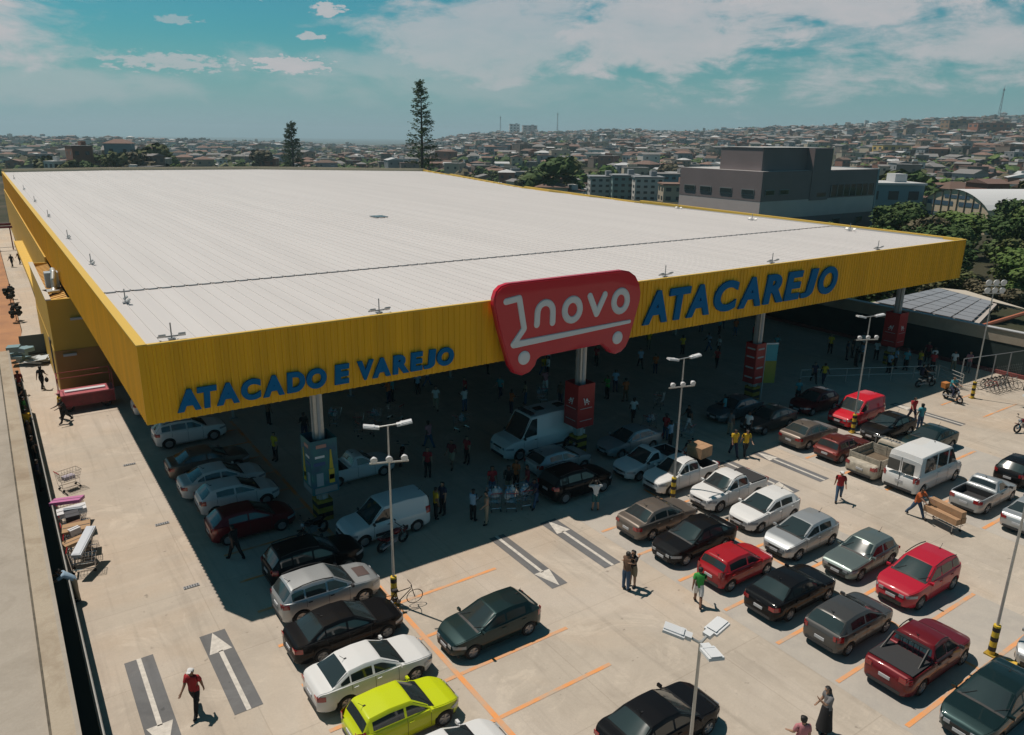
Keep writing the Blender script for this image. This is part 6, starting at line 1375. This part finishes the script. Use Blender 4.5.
# tall araucaria-like conifers beyond the roof
def conifer(x, y, z, hh, w, lab, seed, dense=1.0):
    rg_ = random.Random(seed); t = empty('tall_conifer', (x, y, z), 0, lab, 'tree', 'tall conifers beyond the roof')
    b = MB(); b.tube((0, 0, 0), (0, 0, hh*.98), w*.12, w*.02, 8); b.build('trunk', M_bark, t)
    b = MB(); n = int(26*dense)
    for i in range(n):
        f = i/(n-1); zz = hh*(.22+.77*f); L_ = w*(1.0-.70*f**1.2)*rg_.uniform(.75, 1.1)
        for k in range(6):
            a = rg_.uniform(0, 2*PI); ex = Vector((math.cos(a)*L_, math.sin(a)*L_, hh*.035*rg_.uniform(-.3, 1.6)))
            if rg_.random() < .16: continue
            b.tube((0, 0, zz), tuple(Vector((0, 0, zz))+ex), .05, .02, 3)
            for q in range(int(27*dense)):
                g_ = rg_.uniform(.25, 1.05); p = Vector((0, 0, zz))+ex*g_+Vector((rg_.gauss(0, .22), rg_.gauss(0, .22), rg_.gauss(.1, .22))); s = rg_.uniform(.14, .32); kk = len(b.v)
                qq = Vector((rg_.gauss(0, 1), rg_.gauss(0, 1), rg_.gauss(0, 1))).normalized().to_track_quat('Z', 'Y')
                b.v += [tuple(p+qq @ Vector(v)) for v in ((-s, -s*.4, 0), (s, -s*.3, 0), (s*.6, s*.5, 0), (-s*.5, s*.5, 0))]; b.f.append((kk, kk+1, kk+2, kk+3)); b.m.append(0)
    b.build('crown', LM[1], t, fix=False)
x, y, z = place(62.05, 205, -1.0); conifer(x, y, z, 29.5, 4.6, 'tall slender conifer rising far above the back edge of the roof', 5)
x, y, z = place(71.1, 330, -7); conifer(x, y, z, 26, 5.6, 'shorter dark conifer left of the tall one, beyond the roof', 9, 1.5)
# far trees as individuals, the nearest ones; the rest is woodland
def small_crown(seed):
    rg_ = random.Random(seed); b, cs = crown_mesh(seed, 3.2, 3.6, 260, .75, 6); return b.mesh('far_tree', LM[1], fix=False)
FT = [small_crown(60+i) for i in range(5)]
def visible(x, y, z, hgt):
    px, py = project((x, y, z+hgt))
    if not (-10 < px < 1034): return False
    lim = 170 if px < 423 else 170+(px-423)*.16
    if 676 < px < 885 and math.hypot(x, y) > 120: lim = 166 if not 764 < px < 840 else 148
    if px > 885: lim = 215
    return py < lim
lb = {}
def where(px, py):
    a = 'at the left edge' if px < 110 else 'left of the earth track' if px < 165 else 'left of the short conifer' if px < 285 else 'between the conifers' if px < 415 else 'right of the tall conifer' if px < 490 else 'below the tower blocks' if px < 560 else 'above the apartment blocks' if px < 680 else 'behind the dark office' if px < 880 else 'left of the mast' if px < 960 else 'by the right edge'
    b = 'on the skyline' if py < 141 else 'high up' if py < 150 else 'mid-slope' if py < 163 else 'low down' if py < 180 else 'near the roof'
    return a, b
houses_out = []; trees_out = []
rg2 = random.Random(11); cand_h = []; cand_t = []
for i in range(100000):
    u = rg2.uniform(17, 93); r = 215*math.exp(rg2.random()*2.55) if rg2.random() < .6 else rg2.uniform(500, 2750)
    if r > 2750: continue
    x, y = r*math.cos(R(u)), r*math.sin(R(u)); z = zter(x, y)
    if x < 80 and y < 175: continue
    left = ss(60, 66, u)
    if rg2.random() < left*.86 and r < 1300: kind = 't'
    else: kind = 'h' if rg2.random() < .62 else 't'
    if kind == 'h' and noise.noise((x*.008, y*.008, 11)) > .22 and rg2.random() < .8: kind = 't'
    if 43 < u < 51 and r < 345: continue
    # open grass patches on the lower slope
    if (48 < u < 60 and 300 < r < 520 and noise.noise((x*.012, y*.012, 7)) > .05): continue
    s = rg2.uniform(.8, 1.25)
    if not visible(x, y, z, 3): continue
    (cand_h if kind == 'h' else cand_t).append((r, x, y, z, u, s))
def thin(c, cell):
    seen = {}; out_ = []
    for q in c:
        k = cell*max(1.0, q[0]/1900); key = (int(q[1]/k), int(q[2]/k))
        if key in seen: continue
        seen[key] = 1; out_.append(q)
    return sorted(out_)
cand_h = thin(cand_h, 12); cand_t = thin(cand_t, 12)
walls = [('white', cw), ('cream', cc), ('grey', cg), ('tan', mat('far_tan', (.30, .22, .155), .85)), ('brick red', mat('far_brick', (.24, .11, .075), .9)), ('pale blue', mat('far_pblue', (.28, .33, .36), .8)), ('unpainted', mat('far_raw', (.19, .15, .125), .9))]
roofs = [('terracotta', tr), ('terracotta', tr), ('grey', rg), ('brown', rb_), ('grey', rg), ('white', rw), ('rusty', mat('far_rust', (.17, .105, .085), .9))]
def house_geo(b, w, d, hh, style, base=0, M=None, m0=0):
    V = lambda p: tuple(M @ Vector(p)) if M else p
    def bx_(x0, x1, y0, y1, z0, z1, mi): b.add([V(p) for p in ((x0, y0, z0), (x1, y0, z0), (x1, y1, z0), (x0, y1, z0), (x0, y0, z1), (x1, y0, z1), (x1, y1, z1), (x0, y1, z1))], [(4, 5, 6, 7), (0, 1, 5, 4), (1, 2, 6, 5), (2, 3, 7, 6), (3, 0, 4, 7)], mi)
    bx_(-w/2, w/2, -d/2, d/2, -4, hh, m0)
    o = .4
    if style == 0:
        rz_ = hh+w*.14; pts = [(-w/2-o, -d/2-o, hh), (w/2+o, -d/2-o, hh), (w/2+o, d/2+o, hh), (-w/2-o, d/2+o, hh), (0, -d/2-o, rz_), (0, d/2+o, rz_)]
        b.add([V(p) for p in pts], [(0, 4, 5, 3), (4, 1, 2, 5), (0, 1, 4), (2, 3, 5)], m0+1)
    elif style == 1:
        rz_ = hh+w*.16; pts = [(-w/2-o, -d/2-o, hh), (w/2+o, -d/2-o, hh), (w/2+o, d/2+o, hh), (-w/2-o, d/2+o, hh), (0, -d*.15, rz_), (0, d*.15, rz_)]
        b.add([V(p) for p in pts], [(0, 4, 5, 3), (4, 1, 2, 5), (0, 1, 4), (2, 3, 5)], m0+1)
    else:
        bx_(-w/2-.15, w/2+.15, -d/2-.15, d/2+.15, hh, hh+.25, m0+1)
        bx_(w*.1, w*.35, -d*.1, d*.3, hh+.25, hh+1.6, m0)
def house_windows(b, w, d, hh, M=None, mi=2):
    V = lambda p: tuple(M @ Vector(p)) if M else p
    st = 2 if hh > 4.5 else 1
    for j in range(st):
        zc = hh*(j+.52)/st
        for p in (-w*.28, w*.22): b.add([V(q) for q in ((p-.6, -d/2-.05, zc-.6), (p+.6, -d/2-.05, zc-.6), (p+.6, -d/2-.05, zc+.6), (p-.6, -d/2-.05, zc+.6))], [(0, 1, 2, 3)], mi)
        for p in (-d*.25, d*.25): b.add([V(q) for q in ((-w/2-.05, p-.6, zc-.6), (-w/2-.05, p+.6, zc-.6), (-w/2-.05, p+.6, zc+.6), (-w/2-.05, p-.6, zc+.6))], [(0, 1, 2, 3)], mi)
HM = {}
rest = MB(); rest_m = [m for _, m in walls]+[m for _, m in roofs]+[WIN]
for i, (r, x, y, z, u, s) in enumerate(cand_h):
    wn, wm = walls[rg2.choices(range(7), (4, 4, 3, 3, 3, 1, 4))[0]]; rn, rm_ = roofs[rg2.choices(range(7), (2, 1, 4, 2, 3, 1.3, 2))[0]]; st = rg2.choice((0, 0, 1, 2, 2)); tall = rg2.random() < .35
    w, d, hh = rg2.uniform(5, 11)*s, rg2.uniform(5, 12)*s, (rg2.uniform(5.4, 8.5) if tall else rg2.uniform(2.9, 4))*s; a = R(rg2.choice((-34, 56, -20, 10, 70, 30))+noise.noise((x*.003, y*.003, 5))*80+rg2.uniform(-8, 8))
    if i < 285:
        px, py = project((x, y, z+2)); A_, B_ = where(px, py)
        t = empty('town_house', (x, y, z), a, '%s%s %s house, %s %s roof, %s %s' % ('wide ' if w > 9 else 'narrow ' if w < 7 else '', 'tall' if tall else 'low', wn, 'flat' if st == 2 else 'hipped' if st == 1 else 'gabled', rn, B_, A_), 'house', 'houses of the town beyond the store')
        b = MB(); house_geo(b, w, d, hh, st)
        wb_, rb2 = MB(), MB()
        for f_, m_ in zip(b.f, b.m):
            tgt = wb_ if m_ == 0 else rb2; tgt.add([b.v[k] for k in f_], [tuple(range(len(f_)))])
        wb_.build('wall', wm, t, fix=False); rb2.build('roof', rm_, t, fix=False)
        wn_ = MB(); house_windows(wn_, w, d, hh, mi=0)
        for q in range(0, len(wn_.f)):
            k = wn_.f[q]; o_ = MB(); o_.add([wn_.v[j] for j in k], [(0, 1, 2, 3)]); o_.build('window', WIN, t, fix=False)
    else:
        M_ = Matrix.Translation((x, y, z)) @ Matrix.Rotation(a, 4, 'Z'); k0 = len(rest.m); house_geo(rest, w, d, hh, st, M=M_)
        iw = [q for q, _ in walls].index(wn); ir = 7+[id(m) for _, m in roofs].index(id(rm_))
        for k in range(k0, len(rest.m)): rest.m[k] = iw if rest.m[k] == 0 else ir
        if r < 1100: house_windows(rest, w, d, hh, M=M_, mi=14)
o = rest.build('far_town', rest_m, fix=False); tag(o, 'mass of tiny houses covering the far hillside', 'town', kind='stuff')
rest = MB()
tc_ = {}
for i, (r, x, y, z, u, s) in enumerate(cand_t):
    k = rg2.choices(range(4), (3, 4, 3, 2))[0]; sz = s*rg2.uniform(.7, 1.5)*(1.25 if r < 600 else 1)
    if i < 170:
        px, py = project((x, y, z+2)); A_, B_ = where(px, py); t = empty('far_tree', (x, y, z), rg2.uniform(0, 6), '%s %s tree %s %s' % ('small' if sz < 1 else 'large' if sz > 1.5 else 'medium', LN[k], B_, A_), 'tree', 'trees among the far houses'); t.scale = (sz, sz, sz)
        c = link_mesh('crown', FT[i % 5], t); c.location.z = 1.2; c.material_slots[0].link = 'OBJECT'; c.material_slots[0].material = LM[k]
        if i < 60: b = MB(); b.tube((0, 0, -1), (0, 0, 3), .25, .15, 5); b.build('trunk', M_bark, t)
    else:
        n = 34 if r < 700 else 16
        for q in range(n):
            dd = Vector((rg2.gauss(0, 1), rg2.gauss(0, 1), abs(rg2.gauss(0, .8)))).normalized()*rg2.uniform(1.2, 3.3)*sz; p = Vector((x, y, z+1.2))+dd; ls = rg2.uniform(.6, 1.5)*sz*(1 if r < 700 else 1.5)
            qq = (dd+Vector((rg2.gauss(0, .8), rg2.gauss(0, .8), 1))).normalized().to_track_quat('Z', 'Y'); kk = len(rest.v)
            rest.v += [tuple(p+qq @ Vector(v)) for v in ((-ls, -ls*.6, 0), (ls*.6, -ls*.7, 0), (ls, .3*ls, 0), (-.2*ls, ls*.8, 0))]; rest.f.append((kk, kk+1, kk+2, kk+3)); rest.m.append(k)
o = rest.build('far_woodland', LM, fix=False); tag(o, 'scattered trees and scrub across the distant hillside', 'woodland', kind='stuff')
# pale earth tracks through the fields on the left
def track(name, pts, w, m):
    b = MB(); vs_ = []
    for i, (u, r) in enumerate(pts):
        x, y, z = place(u, r); n = Vector((-math.sin(R(u)), math.cos(R(u)), 0)); vs_ += [(x-n.x*w/2, y-n.y*w/2, z+.6), (x+n.x*w/2, y+n.y*w/2, z+.6)]
    b.add(vs_, [(2*i, 2*i+1, 2*i+3, 2*i+2) for i in range(len(pts)-1)]); o = b.build(name, m, fix=False); struct(o)
M_tr = mat('track_earth', (.40, .24, .12), .95, col2=(.30, .19, .11), noise_scale=.1)
track('dirt_road', [(79.6, 300), (79.3, 400), (79.0, 520), (79.6, 700), (79.2, 900), (78.2, 1100)], 8, M_tr); track('hill_road', [(52, 420), (52.6, 520), (53.4, 640), (54.8, 800), (55.2, 950)], 7, mat('track_grey', (.30, .27, .25), .9)); track('hill_road', [(40.5, 900), (41.5, 1050), (42.0, 1200)], 10, mat('track_grey', (0, 0, 0)))
# ------------------------------------------------------------------ haze: even air around everything
b = MB(); b.bb(-13500, 13500, -13500, 13500, -110, 95)
hm = bpy.data.materials.new('haze'); hm.use_nodes = True; t_ = hm.node_tree; t_.nodes.clear(); om = t_.nodes.new('ShaderNodeOutputMaterial'); pv = t_.nodes.new('ShaderNodeVolumePrincipled')
pv.inputs['Color'].default_value = (.66, .90, 1.0, 1); pv.inputs['Density'].default_value = .00019; pv.inputs['Anisotropy'].default_value = .2; t_.links.new(pv.outputs[0], om.inputs['Volume'])
o = b.build('haze', hm); tag(o, kind='stuff')
